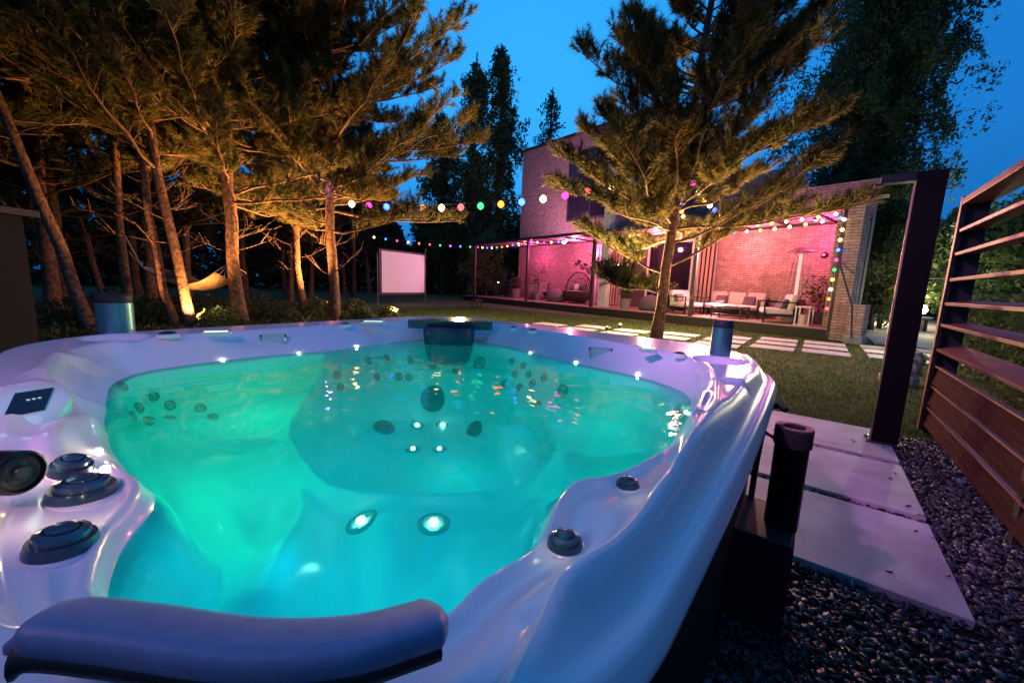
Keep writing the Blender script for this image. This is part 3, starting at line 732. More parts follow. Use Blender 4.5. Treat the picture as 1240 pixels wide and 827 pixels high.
for k, s in enumerate(np.arange(4.5, 5.2, .16)): MB().tube([(-s, 2.50, .32), (-s, 2.50, 3.0)], .05, 8).build('curtain', cur, gd, smooth=True)
hbx('roof_lintel', 4.3, 10.4, 2.5, 3.0, 3.21, 4.0, BR1)

# deck
DECKM = woodmat('deck boards', (.22, .13, .11), (.38, .25, .22), .55, sc_=(1., 9., 9.))
dk = thing('terrace_deck', 'long raised timber terrace with dark front edge', 'deck', HO, HR)
for k in range(20):
    n0 = .0+k*.15; MB().b2((-18.8, n0+.004, .25), (-.02, n0+.146, .28)).build('board', DECKM, dk)
MB().b2((-18.8, .03, -.02), (-.02, .06, .249)).build('front_fascia', mat('fascia', (.015, .012, .012), .7), dk)
# pergola
PM = mat('pergola metal', (.030, .022, .026), .45)
pg = thing('pergola', 'long dark flat pergola roof on slim posts over the terrace', 'pergola', HO, HR)
for s in (.0, 3.82, 8.22, 12.55, 17.5): MB().b2((-s-.06, .0, .28 if s > .1 else 0), (-s+.06, .12, 3.3)).build('post', PM, pg, bevel=.004)
MB().b2((-17.6, -.02, 3.301), (.10, .13, 3.42)).build('front_beam', PM, pg, bevel=.004)
MB().b2((-17.6, 2.33, 3.301), (-.0, 2.46, 3.42)).build('rear_beam', PM, pg)
MB().b2((-17.6, .13, 3.36), (.0, 2.33, 3.41)).build('roof_sheet', mat('roof underside', (.35, .30, .31), .6), pg)
for s in np.arange(.8, 17.6, 1.2): MB().b2((-s-.03, .13, 3.302), (-s+.03, 2.33, 3.358)).build('rafter', PM, pg)
MB().b2((.10, -.08, 3.46), (.75, -.03, 3.54)).build('end_tube', mat('tube', (.4, .3, .3), .4), pg)
tag(MB().tube([H(-.0, -.05, 2.0), H(-.5, -.55, .9), H(-.62, -.72, .15)], .022, 8).build('drain_hose', BLKM, smooth=True), 'dark hose hanging off the brick end wall beside the terrace', 'hose')

# brick bin enclosure right of the terrace corner
pl = thing('brick_planter', 'low brick planter with grey stone cap at the house corner', 'planter', H(-.62, -.1), HR)
MB().b2((-.22, -.2, -.02), (.08, .3, .95)).build('brickwork', BR1, pl)
MB().b2((-.25, -.23, -.02), (.12, .34, .18)).build('stone_base', mat('grey stone', (.2, .21, .24), .8, noise=.3), pl, bevel=.01)

# --- terrace furniture
CUSH = mat('cushion cloth', (.62, .52, .50), .85, noise=.06, nscale=30, bump=.1, bscale=80)
DCUSH = mat('grey cushion', (.11, .09, .10), .85, noise=.1, nscale=30)
def cushion(c, d, name, m, parent, rot=None):
    o = MB().box(c, d, rot).build(name, m, parent, bevel=min(d)*.34, smooth=80); return o
def lounge(kind, label, s, n, rz, wd, grp=None, pill=1):
    t = thing(kind, label, 'sofa' if kind == 'garden_sofa' else 'armchair', H(s, n, .28), HR+rz, grp)
    dp = .82
    for sx in (-1, 1):
        for y in (-dp/2, dp/2): MB().b2((sx*wd/2-.02, y-.02, 0), (sx*wd/2+.02, y+.02, .62 if y < 0 else .70)).build('leg', BLK, t)
        MB().b2((sx*wd/2-.025, -dp/2, .60), (sx*wd/2+.025, dp/2, .635)).build('armrest', BLK, t)
    MB().b2((-wd/2, -dp/2, .20), (wd/2, dp/2, .25)).build('seat_frame', BLK, t)
    MB().b2((-wd/2, dp/2-.02, .25), (wd/2, dp/2+.02, .66)).build('back_frame', BLK, t)
    ns = max(1, round(wd/.75))
    for k in range(ns):
        x = -wd/2+wd*(k+.5)/ns
        cushion((x, -.04, .34), (wd/ns-.03, dp-.08, .17), 'seat_cushion', CUSH, t)
        cushion((x, dp/2-.12, .62), (wd/ns-.05, .18, .46), 'back_cushion', CUSH, t, Matrix.Rotation(-.22, 3, 'X'))
    for k in range(pill):
        x = -wd/4+wd/2*k
        cushion((x, dp/2-.32, .56), (.36, .14, .32), 'throw_pillow', DCUSH, t, Matrix.Rotation(-.45, 3, 'X'))
    return t
lounge('garden_sofa', 'pale cushioned sofa against the brick wall behind the coffee table', 3.3, 1.95, 0, 1.9, None, 2)
lounge('garden_armchair', 'pale armchair at the pine tree end of the seating group', 4.55, 1.0, radians(78), .95, 'lounge armchairs', 1)
lounge('garden_armchair', 'wide pale armchair beside the patio heater', 1.55, .9, radians(-62), 1.05, 'lounge armchairs', 2)
ct = thing('coffee_table', 'low dark coffee table between the sofa and armchairs', 'table', H(2.95, .95, .28), HR)
MB().b2((-.5, -.32, .34), (.5, .32, .38)).build('tabletop', BLK, ct, bevel=.005)
for x in (-.46, .46):
    for y in (-.28, .28): MB().b2((x-.02, y-.02, 0), (x+.02, y+.02, .34)).build('leg', BLK, ct)
MB().b2((-.46, -.28, .10), (.46, .28, .12)).build('shelf', BLK, ct)
# patio heater
ph = thing('patio_heater', 'pyramid patio heater with a glowing glass tube', 'heater', H(1.35, 1.6, .28), HR)
MB().b2((-.22, -.22, 0), (.22, .22, .70)).build('base_cabinet', mat('heater steel', (.25, .2, .2), .3, metal=.8), ph, bevel=.01)
for sx in (-1, 1):
    for sy in (-1, 1): MB().tube([(sx*.2, sy*.2, .70), (sx*.11, sy*.11, 2.1)], .012, 6).build('frame_rod', CHROME, ph)
MB().lathe([(.042, .72), (.042, 2.08)], (0, 0, 0), (0, 0, 1), 16).build('flame_tube', emis('flame', (1, .50, .42), 1.3), ph, smooth=True)
MB().lathe([(.42, 2.12), (.42, 2.14), (.10, 2.28), (0, 2.30)], (0, 0, 0), (0, 0, 1), 4).build('heat_reflector', mat('heater steel', (.25, .2, .2), .3), ph)
# lantern, wall lamp
ln_ = thing('floor_lantern', 'pale framed lantern standing on the deck near the corner post', 'lantern', H(.72, .45, .28), HR)
for sx in (-1, 1):
    for sy in (-1, 1): MB().b2((sx*.16-.015, sy*.16-.015, 0), (sx*.16+.015, sy*.16+.015, .5)).build('corner_post', WF, ln_)
MB().b2((-.19, -.19, .5), (.19, .19, .54)).build('lid', WF, ln_); MB().lathe([(.12, .02), (.12, .3), (.0, .32)], (0, 0, 0), (0, 0, 1), 16).build('candle', mat('candle', (.5, .35, .33), .5), ln_, smooth=40)
MB().b2((-.19, -.19, 0.0), (.19, .19, .02)).build('base', WF, ln_)
wl = thing('wall_lamp', 'small dark round lamp on the brick wall right of the heater', 'lamp', H(1.0, 2.5, 2.38), HR)
MB().lathe([(.09, 0), (.09, .05), (.05, .10), (0, .10)], (0, 0, 0), (0, -1, 0), 20).build('housing', BLKM, wl, smooth=40)
MB().lathe([(.05, .10), (.03, .13), (0, .14)], (0, 0, 0), (0, -1, 0), 16).build('bulb', mat('frosted', (.6, .5, .5), .3), wl, smooth=True)

LEAFP = leafmat('pot plant leaf', (.04, .06, .02), (.09, .11, .04), .3)
def leafball(c, r, n, size, zs_=1., seed=0, droop=0.):
    g = np.random.default_rng(seed); d = g.normal(size=(n, 3)); d /= np.linalg.norm(d, axis=1)[:, None]
    p = d*(g.random((n, 1))**.45)*r; p[:, 2] *= zs_; p += np.array(c)
    a = g.normal(size=(n, 3)); a /= np.linalg.norm(a, axis=1)[:, None]; a[:, 2] -= droop; b = np.cross(a, g.normal(size=(n, 3))); b /= np.linalg.norm(b, axis=1)[:, None]
    s = size*g.uniform(.6, 1.3, (n, 1))
    V = np.stack([p-a*s, p+b*s*.45, p+a*s, p-b*s*.45], 1).reshape(-1, 3); return V, np.arange(n*4).reshape(-1, 4)
def potplant(label, s, n, hp_, r, lh, seed, pm, cat='potted plant'):
    t = thing('potted_plant', label, cat, H(s, n, .28), HR)
    MB().lathe([(r*.75, 0), (r, hp_), (r*.9, hp_), (r*.85, hp_-.04), (0, hp_-.04)], (0, 0, 0), (0, 0, 1), 20).build('pot', pm, t, smooth=30)
    V, F = leafball((0, 0, hp_+lh*.5), lh*.5, 420, .055, 1.1, seed); np_mesh('foliage', V, F, LEAFP, t)
    MB().tube([(0, 0, hp_-.05), (.02, 0, hp_+lh*.5)], .018, 6).build('stem', BLKM, t)
POTG = mat('grey pot', (.2, .17, .18), .7, noise=.15)
potplant('bushy green plant in a pot by the brick wall and corner post', .75, 1.7, .35, .2, 1.1, 3, POTG)
potplant('square grey potted shrub in front of the glazed doors', 7.0, .75, .42, .24, .6, 4, POTG)
potplant('dark potted plant between the pine trunk and the sofa', 5.35, 1.4, .38, .2, .75, 5, POTG)
potplant('tall potted plant beside the left brick wall', 13.0, 1.2, .4, .2, 1.5, 6, POTG)
potplant('dark pot with a leafy shrub at the far end of the terrace', 15.4, 1.6, .55, .3, .7, 7, POTG)
# bean bags
def beanbag(label, s, n, r, m, seed):
    g = np.random.default_rng(seed)
    t = thing('bean_bag', label, 'bean bag', H(s, n, .28), HR, 'bean bags on the terrace')
    prof = [(0, 0), (r*.8, .0), (r, r*.25), (r*.95, r*.55), (r*.66, r*.95), (r*.3, r*1.15), (0, r*1.18)]
    MB().lathe(prof, (0, 0, 0), (0, 0, 1), 18, 1, .9).build('cover', m, t, smooth=80)
    MB().lathe([(r*.12, r*1.14), (r*.10, r*1.22), (0, r*1.23)], (0, 0, 0), (0, 0, 1), 8).build('handle', m, t, smooth=80)
beanbag('grey bean bag left of the white pillar, beside the egg chair', 11.9, 1.5, .58, DCUSH, 1)
beanbag('pinkish bean bag at the left post of the brick wall', 13.6, 1.6, .52, mat('pink grey cloth', (.16, .12, .14), .85, noise=.1), 2)
beanbag('dark grey bean bag behind the pine trunk by the glazed doors', 6.1, 1.2, .52, DCUSH, 3)
# egg chair
eg = thing('egg_chair', 'round wicker nest chair with pillows beside the brick wall', 'chair', H(10.55, 1.7, .28), HR)
WK = mat('wicker', (.05, .035, .04), .6)
for k in range(15):
    a = -1.6+3.2*k/14
    pts = [(sin(a)*.86*t, .42-.40*t*t, .55+.98*cos(a)*t) for t in np.linspace(.12, 1, 7)]
    MB().tube(pts, .016, 6).build('wicker_rib', WK, eg, smooth=True)
for t in (.4, .7, 1.0):
    MB().tube([(sin(a)*.86*t, .42-.40*t*t, .55+.98*cos(a)*t) for a in np.linspace(-1.7, 1.7, 17)], .02 if t < 1 else .035, 6).build('wicker_hoop', WK, eg, smooth=True)
MB().lathe([(0, .1), (.55, .15), (.85, .45), (.88, .6), (.80, .58), (.5, .32), (0, .28)], (0, 0, 0), (0, 0, 1), 24, 1, .75).build('bowl', WK, eg, smooth=60)
MB().lathe([(0, .42), (.55, .42), (.7, .5), (.6, .6), (0, .64)], (0, -.05, 0), (0, 0, 1), 20, 1, .7).build('seat_cushion', mat('rose cushion', (.35, .26, .29), .85), eg, smooth=80)
for x, m in ((-.3, DCUSH), (.05, CUSH), (.35, DCUSH)): cushion((x, -.1, .78), (.34, .14, .30), 'pillow', m, eg, Matrix.Rotation(-.3, 3, 'X') @ Matrix.Rotation(x, 3, 'Z'))
MB().lathe([(.42, 0), (.40, .04), (.10, .06), (.08, .12)], (0, 0, 0), (0, 0, 1), 20).build('base_ring', WK, eg, smooth=40)
# daybed low bench behind
lb = thing('low_bench', 'long low dark bench along the left brick wall', 'bench', H(12.6, 2.7, .28), HR)
MB().b2((-1.5, -.2, .38), (1.5, .2, .44)).build('seat', BLKM, lb); [MB().b2((x-.04, -.18, 0), (x+.04, .18, .379)).build('leg', BLKM, lb) for x in (-1.4, 0, 1.4)]
# metal leaf wall ornament
orn = thing('wall_ornament', 'dark metal branch ornament with leaves on the brick wall above the egg chair', 'ornament', H(10.9, 2.93, 1.9), HR)
MB().tube([(-1.0, 0, .5), (-.5, -.02, .25), (.1, -.02, .05), (.5, -.02, -.15)], .02, 6).build('branch', BLKM, orn, smooth=True)
for k in range(8):
    x = -1.0+.21*k; z = .5-.09*k
    MB().lathe([(0, -.015), (.13, 0), (0, .015)], (x, -.04, z+(.13 if k % 2 else -.11)), (.2, -1, .3*(-1)**k), 8, 1, .55).build('leaf', BLKM, orn)
# barbecue
bq = thing('barbecue_cart', 'dark barbecue cart with shelves at the far left of the terrace', 'barbecue', H(15.9, 1.4, .28), HR)
MB().b2((-.6, -.25, .75), (.6, .25, .80)).build('worktop', CHROME, bq); MB().b2((-.35, -.24, .15), (.35, .24, .749)).build('cabinet', BLKM, bq)
MB().lathe([(.25, -.34), (.25, .34)], (0, 0, .85), (1, 0, 0), 20).build('lid', BLK, bq, smooth=40)
for x in (-.55, .55):
    for y in (-.2, .2): MB().b2((x-.02, y-.02, 0), (x+.02, y+.02, .75)).build('leg', BLKM, bq)
MB().lathe([(.0, 0), (.03, .01), (.03, .05), (0, .06)], (-.6, -.3, .86), (0, 0, 1), 10).build('work_light', emis('work light', (1, .85, .7), 14), bq)
ob = thing('storage_chest', 'pale storage chest behind the barbecue cart', 'chest', H(14.6, 2.6, .28), HR)
MB().b2((-.5, -.28, 0), (.5, .28, .95)).build('box', mat('chest', (.4, .34, .33), .7), ob, bevel=.01); MB().b2((-.53, -.31, .951), (.53, .31, 1.0)).build('lid', mat('chest', (.4, .34, .33), .7), ob, bevel=.01)
# flowers hanging from the rim? small stool on the lawn
sl = thing('garden_stool', 'small dark stool standing on the lawn before the terrace post', 'stool', tuple(gp(577, 373)), HR)
MB().b2((-.22, -.16, .33), (.22, .16, .38)).build('seat', BLKM, sl, bevel=.008)
for x in (-.18, .18):
    for y in (-.12, .12): MB().b2((x-.025, y-.025, -.03), (x+.025, y+.025, .33)).build('leg', BLKM, sl)

# projection screen
A_ = Vector(gp(457.5, 368)); B_ = Vector((-16.1, 13.6, 0)); dxy = (B_-A_); wl_ = dxy.length; az = atan2(dxy.y, dxy.x)
ps = thing('projection_screen', 'blank projection screen on two poles at the edge of the lawn', 'screen', tuple(A_), az)
MB().tube([(0, 0, -.03), (0, 0, 2.25)], .022, 8).build('pole', mat('screen pole', (.15, .14, .14), .4), ps, smooth=True); MB().tube([(wl_, 0, -.03), (wl_, 0, 2.75)], .022, 8).build('pole', mat('screen pole', (.15, .14, .14), .4), ps, smooth=True)
MB().b2((.08, -.02, .38), (wl_-.06, .02, 2.45)).build('border', BLKM, ps)
MB().b2((.22, -.035, .50), (wl_-.12, -.021, 2.36)).build('screen_fabric', mat('screen fabric', (.80, .78, .80), .9), ps)

# ================================================================== TREES
BARK = mat('pine bark', (.13, .060, .032), .85, noise=.5, nscale=14, bump=1., bscale=30, col2=(.30, .15, .085))
TWIG = mat('twig bark', (.07, .035, .02), .85, noise=.4, nscale=14, col2=(.17, .09, .05))
BARKD = mat('grey bark', (.06, .05, .045), .9, noise=.5, nscale=12, bump=1., bscale=25)
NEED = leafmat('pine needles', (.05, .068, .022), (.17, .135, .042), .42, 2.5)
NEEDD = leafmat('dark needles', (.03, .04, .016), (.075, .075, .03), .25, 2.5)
BIRCH = leafmat('birch leaves', (.05, .10, .035), (.11, .17, .06), .35, 1.2)
def tubes_np(segs, n=4):
    # segs: list of (p0,p1,r0,r1)
    A = np.array([s[0] for s in segs]); B = np.array([s[1] for s in segs]); r0 = np.array([s[2] for s in segs]); r1 = np.array([s[3] for s in segs])
    d = B-A; d /= np.linalg.norm(d, axis=1)[:, None]+1e-9
    ref = np.where(np.abs(d[:, 2:3]) > .9, np.array([[1., 0, 0]]), np.array([[0, 0, 1.]])); a = np.cross(d, ref); a /= np.linalg.norm(a, axis=1)[:, None]; b = np.cross(d, a)
    V = []
    for base, rr_ in ((A, r0), (B, r1)):
        for k in range(n):
            V.append(base+(a*cos(2*pi*k/n)+b*sin(2*pi*k/n))*rr_[:, None])
    V = np.stack(V, 1).reshape(-1, 3); m = len(segs); F = []
    for k in range(n):
        F.append(np.stack([np.arange(m)*2*n+k, np.arange(m)*2*n+(k+1) % n, np.arange(m)*2*n+n+(k+1) % n, np.arange(m)*2*n+n+k], 1))
    return V, np.concatenate(F)
def pine(loc, Ht, lean, r0, cb, cr_, nb, seed, label, group, nl=.14, wn_=.017, K=38, tw=21, nm=NEED, bm_=BARK, bare=6, bias=None, bend=0.):
    g = np.random.default_rng(seed)
    t = thing('pine_tree', label, 'pine tree', tuple(loc), 0, group)
    hs = np.linspace(0, 1, 14); wig = np.cumsum(g.normal(0, .035, (14, 2)), 0)*min(1, Ht/8); wig -= wig[0]
    tx = lean[0]*hs**(1+bend)+wig[:, 0]; ty = lean[1]*hs**(1+bend)+wig[:, 1]; tz = hs*Ht-.05
    MB().tube(list(zip(tx, ty, tz)), [r0*(1-.8*h_)+(.25*r0 if i == 0 else 0) for i, h_ in enumerate(hs)], 12).build('trunk', bm_, t, smooth=True)
    f = lambda z: np.array([np.interp(z, tz, tx), np.interp(z, tz, ty), z])
    segs = []; P0 = []; D0 = []
    for i in range(nb+bare):
        isb = i >= nb
        u = (g.random()**.85) if not isb else 0
        z = cb+(Ht-cb)*u if not isb else cb*g.uniform(.45, 1.0)
        a = i*2.399+g.normal(0, .3); prof = (1-u)**.48*.95+.14
        L = cr_*prof*g.uniform(.65, 1.15) if not isb else g.uniform(.5, 1.2)
        dirx = np.array([cos(a), sin(a), 0.])
        if bias is not None: L *= 1+bias[2]*max(-.8, dirx[0]*bias[0]+dirx[1]*bias[1])
        el = g.uniform(-.15, .4)+u*.45 if not isb else g.uniform(-.1, .4)
        p = f(z); pts = [p]; n = 6
        for k in range(1, n+1):
            ee = el+.28*(k/n)+g.normal(0, .12); aa = a+g.normal(0, .12)
            p = p+np.array([cos(aa)*cos(ee), sin(aa)*cos(ee), sin(ee)])*L/n; pts.append(p)
        rb = (.008+.010*L)*(.9 if not isb else .7)
        for k in range(n): segs.append((pts[k], pts[k+1], rb*(1-k/n*.8), rb*(1-(k+1)/n*.8)))
        m = int(tw*(.5+L/cr_)) if not isb else 4
        for j in range(m):
            uu = g.uniform(.22, 1.) if not isb else g.uniform(.4, 1); k = min(n-1, int(uu*n)); q = pts[k]+(pts[k+1]-pts[k])*(uu*n-k if uu < 1 else 1)
            bd = pts[k+1]-pts[k]; bd /= np.linalg.norm(bd)
            sd_ = np.cross(bd, [0, 0, 1.]); sd_ /= np.linalg.norm(sd_)+1e-6
            dd = bd*g.uniform(.4, 1)+sd_*g.uniform(-1, 1)+np.array([0, 0, g.uniform(.1, .95)]); dd /= np.linalg.norm(dd)
            tl = g.uniform(.18, .5)*(1.1-uu*.4)*(cr_/2.2)**.5
            e_ = q+dd*tl; segs.append((q, e_, .008, .004))
            if isb: continue
            for s_ in range(3):
                d2 = dd+g.normal(0, .42, 3)+np.array([0, 0, .55]); d2 /= np.linalg.norm(d2)
                P0.append(q+dd*tl*(.30+.35*s_)); D0.append(d2)
        if not isb: P0.append(pts[-1]); D0.append((pts[-1]-pts[-2])/np.linalg.norm(pts[-1]-pts[-2]))
    V, F = tubes_np(segs, 5); np_mesh('branches', V, F, TWIG, t, smooth=True)
    P0 = np.array(P0); D0 = np.array(D0); n = len(P0)
    tt = g.random((n, K, 1)); pv = P0[:, None, :]+D0[:, None, :]*(tt*.20)
    rd = g.normal(size=(n, K, 3)); rd -= (rd*D0[:, None]).sum(-1, keepdims=True)*D0[:, None]; rd /= np.linalg.norm(rd, axis=2, keepdims=True)
    nd = D0[:, None]*g.uniform(.5, 1.3, (n, K, 1))+rd; nd /= np.linalg.norm(nd, axis=2, keepdims=True)
    wv = np.cross(nd, rd+g.normal(0, .3, (n, K, 3))); wv /= np.linalg.norm(wv, axis=2, keepdims=True)
    Lh = nl*g.uniform(.7, 1.25, (n, K, 1))
    V = np.stack([pv-wv*wn_/2, pv+wv*wn_/2, pv+nd*Lh], 2).reshape(-1, 3)
    np_mesh('crown', V, np.arange(len(V)).reshape(-1, 3), nm, t)
    return t
KIDS = {}
def copy_thing(t, loc, rz, sc_, label):
    c = t.copy(); COL.objects.link(c); c.location = loc; c.rotation_euler = (0, 0, rz); c.scale = (sc_, sc_, sc_); c['label'] = label
    for ch in [o for o in COL.objects if o.parent == t]:
        d = ch.copy(); COL.objects.link(d); d.parent = c
    return c

# the pine on the lawn before the house
T = pine(gp(793, 416), 10.6, (.3, .9), .115, 1.2, 2.5, 132, 11, 'tall pine standing alone on the lawn between the tub and the house', 'pines in the garden', .13, .0135, 42, 27, bare=3, bend=.2)
g1 = 'pines in the garden'
def base(px, py): 
    p = gp(px, py); return (p[0], p[1], -.03)
pine(base(405, 389), 10.2, (.2, -.1), .135, 2.2, 2.9, 120, 21, 'thick dark pine trunk nearest the projection screen, crown glowing orange below', g1, .14, .016, 38, 26, bias=(.6, .8, .35))
pine(base(292, 393), 10.0, (-.1, -.1), .14, 2.4, 2.6, 95, 22, 'reddish pine right of the hammock', g1, .14, .016, 38, 24)
pine(base(370, 381), 9.5, (-.2, -.2), .11, 2.6, 2.5, 70, 23, 'slim pine behind the thick dark trunk, brightly lit along one side', g1, bare=9)
pine(base(232, 397), 10.0, (-.8, -.6), .10, 3.0, 2.4, 70, 24, 'leaning pine with a brightly lit trunk left of the hammock bed', g1, bare=8)
pine(base(213, 395), 10.0, (-1.0, -.75), .085, 3.2, 2.4, 60, 25, 'leaning reddish pine just left of the brightly lit trunk', g1, bare=7)
pine(base(153, 388), 9.5, (-.1, 0), .095, 3.0, 2.3, 60, 26, 'pine holding the white hammock ropes', g1, bare=7)
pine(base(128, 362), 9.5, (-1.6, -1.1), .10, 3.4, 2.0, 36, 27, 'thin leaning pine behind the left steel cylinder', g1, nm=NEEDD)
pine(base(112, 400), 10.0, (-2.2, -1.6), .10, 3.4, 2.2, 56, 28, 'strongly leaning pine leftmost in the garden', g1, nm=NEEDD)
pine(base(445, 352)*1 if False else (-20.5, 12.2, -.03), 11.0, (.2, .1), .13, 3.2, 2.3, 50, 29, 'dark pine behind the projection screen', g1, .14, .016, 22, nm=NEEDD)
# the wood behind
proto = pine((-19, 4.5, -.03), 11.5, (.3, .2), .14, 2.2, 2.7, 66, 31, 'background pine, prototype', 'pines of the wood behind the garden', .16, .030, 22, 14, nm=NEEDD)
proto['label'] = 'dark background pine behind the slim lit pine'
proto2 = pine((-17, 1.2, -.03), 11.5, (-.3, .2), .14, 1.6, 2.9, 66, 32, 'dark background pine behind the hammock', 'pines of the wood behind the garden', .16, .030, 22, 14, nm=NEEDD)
spots = [(-15.0, -1.4), (-13.5, -3.6), (-16.5, 3.0), (-21, 1.2), (-22.5, 7.6), (-20, -2.5), (-11, -4.8), (-24.5, 4.0), (-25, 10.5), (-14.2, .8), (-18.5, 8.0), (-23, -1), (-8.6, -4.4), (-25.5, 14.5), (-17, -5), (-20.8, 10.0), (-12.8, -1.2), (-28, 18)]
ws = ['a little', 'well', 'far']
for i, (x, y) in enumerate(spots):
    copy_thing(proto if i % 2 else proto2, (x, y, -.03), i*1.7, .85+.3*((i*7) % 5)/5, 'dark unlit pine in the wood behind the garden, %s from the left' % ['first', 'second', 'third', 'fourth', 'fifth', 'sixth', 'seventh', 'eighth', 'ninth', 'tenth', 'eleventh', 'twelfth', 'thirteenth', 'fourteenth', 'fifteenth', 'sixteenth', 'seventeenth', 'eighteenth'][sorted(range(len(spots)), key=lambda k: atan2(spots[k][0], spots[k][1])).index(i)])

def leafy(name, loc, Ht, cb, rx, label, cat, group, seed, n_br=60, strands=5, size=.08, m=BIRCH, droop=1., nleaf=26, wob=.12):
    g = np.random.default_rng(seed); t = thing(name, label, cat, tuple(loc), 0, group)
    hs = np.linspace(0, 1, 10); wx = np.cumsum(g.normal(0, .06, (10, 2)), 0)*Ht/12; wx -= wx[0]
    MB().tube([(wx[i, 0], wx[i, 1], hs[i]*Ht*.97-.05) for i in range(10)], [(.018*Ht)*(1-.9*h_)+.01 for h_ in hs], 10).build('trunk', BARKD, t, smooth=True)
    segs = []; LP = []
    for i in range(n_br):
        u = g.random(); z = cb+(Ht*.95-cb)*u; a = i*2.399+g.normal(0, .4); L = rx*(sin(pi*min(1, .18+.82*(u**.8)))**.6)*g.uniform(.45, 1.05)
        p = np.array([np.interp(z, hs*Ht, wx[:, 0]), np.interp(z, hs*Ht, wx[:, 1]), z]); pts = [p]; el = g.uniform(.2, .9)
        for k in range(5):
            el -= .12; p = p+np.array([cos(a)*cos(el), sin(a)*cos(el), sin(el)])*L/5; a += g.normal(0, .15); pts.append(p)
        for k in range(5): segs.append((pts[k], pts[k+1], .035*(1-k/5.5), .035*(1-(k+1)/5.5)))
        for s_ in range(strands):
            k = g.integers(1, 6); q = pts[k]+g.normal(0, wob, 3); ln2 = g.uniform(.4, 1.3)*droop; dd = np.array([g.normal(0, .3), g.normal(0, .3), -1.]); 
            tt = g.random((nleaf, 1)); segs.append((q, q+dd*ln2, .008, .003)); LP.append(q+dd*tt*ln2+g.normal(0, .05+.04*size/.08, (nleaf, 3)))
    V, F = tubes_np(segs, 4); np_mesh('branches', V, F, BARKD, t)
    Pp = np.concatenate(LP); n = len(Pp); a = g.normal(size=(n, 3)); a[:, 2] -= .6; a /= np.linalg.norm(a, axis=1)[:, None]; b = np.cross(a, g.normal(size=(n, 3))); b /= np.linalg.norm(b, axis=1)[:, None]
    s = size*g.uniform(.5, 1.2, (n, 1)); V = np.stack([Pp-a*s, Pp+b*s*.5, Pp+a*s, Pp-b*s*.5], 1).reshape(-1, 3)
    np_mesh('crown', V, np.arange(n*4).reshape(-1, 4), m, t); return t
def at(px, dist):
    d = ray(px, 350); d[2] = 0; d /= np.linalg.norm(d); return (d[0]*dist, d[1]*dist, -.03)
leafy('birch_tree', at(1040, 23), 21, 2.2, 2.9, 'big dark drooping birch towering beyond the right end of the house', 'birch tree', 'birches', 41, 210, 13, .085, nleaf=42, droop=1.3)
leafy('birch_tree', at(1010, 25), 20, 5, 4.2, 'second tall birch rising over the single storey roof', 'birch tree', 'birches', 42, 130, 10, .09, nleaf=38, droop=1.3)
leafy('birch_tree', at(603, 34), 20.5, 2, 2.6, 'tall narrow dark birch just left of the house', 'birch tree', 'birches', 43, 80, 8, .16, nleaf=26, droop=1.6)
leafy('birch_tree', at(568, 33), 19, 2, 2.2, 'narrow dark birch behind the projection screen side', 'birch tree', 'birches', 44, 70, 7, .16, nleaf=26, droop=1.6)
leafy('birch_tree', at(659, 44), 22, 9, 2.2, 'small feathery birch top above the roof edge', 'birch tree', 'birches', 45, 40, 4, .17, nleaf=20, droop=1.4)
leafy('birch_tree', at(535, 36), 16, 1, 3.2, 'broad dark birch furthest left of the birches', 'birch tree', 'birches', 46, 70, 8, .18, nleaf=26, droop=1.6)
leafy('garden_tree', at(590, 27), 4.6, .8, 2.2, 'small round green tree glimpsed under the far end of the pergola', 'tree', None, 47, 50, 6, .10, nleaf=20, droop=.5)
leafy('garden_tree', at(1062, 19), 4.6, .6, 1.9, 'yellow green lit tree between the house corner and the shower', 'tree', None, 48, 60, 8, .07, m=leafmat('lit leaves', (.05, .08, .02), (.10, .13, .04), .4), nleaf=24, droop=.5)
for i, (px, d_, hh) in enumerate(((1110, 40, 7), (1150, 34, 6.5), (1190, 30, 5.4), (1226, 26, 5.2), (1262, 22, 5.2))):
    leafy('garden_tree', at(px, d_), hh, .6, 3.0, ['dark tree just left of the shower column far away', 'dark tree showing over the end of the fence', 'dark tree behind the upper middle of the fence', 'dark tree behind the right part of the fence', 'dark tree beyond the right end of the fence'][i], 'tree', 'dark trees beyond the fence', 50+i, 50, 8, .17, nleaf=20, droop=.8)
# wood seen as one mass
g = np.random.default_rng(99); n = 70000
az_ = g.uniform(radians(-125), radians(40), n); ds = g.uniform(36, 50, n); z = g.random(n)**.8*(7.5+2.2*np.sin(az_*23)+1.5*np.sin(az_*57))
z[az_ > radians(-8)] *= .5
Pp = np.stack([np.sin(az_)*ds, np.cos(az_)*ds, z], 1); a = g.normal(size=(n, 3)); a /= np.linalg.norm(a, axis=1)[:, None]; b = np.cross(a, g.normal(size=(n, 3))); b /= np.linalg.norm(b, axis=1)[:, None]
s = .38; V = np.stack([Pp-a*s, Pp+b*s*.6, Pp+a*s, Pp-b*s*.6], 1).reshape(-1, 3)
o = np_mesh('woods', V, np.arange(n*4).reshape(-1, 4), NEEDD); tag(o, 'far off dark belt of woodland closing the garden', 'woods', kind='stuff')

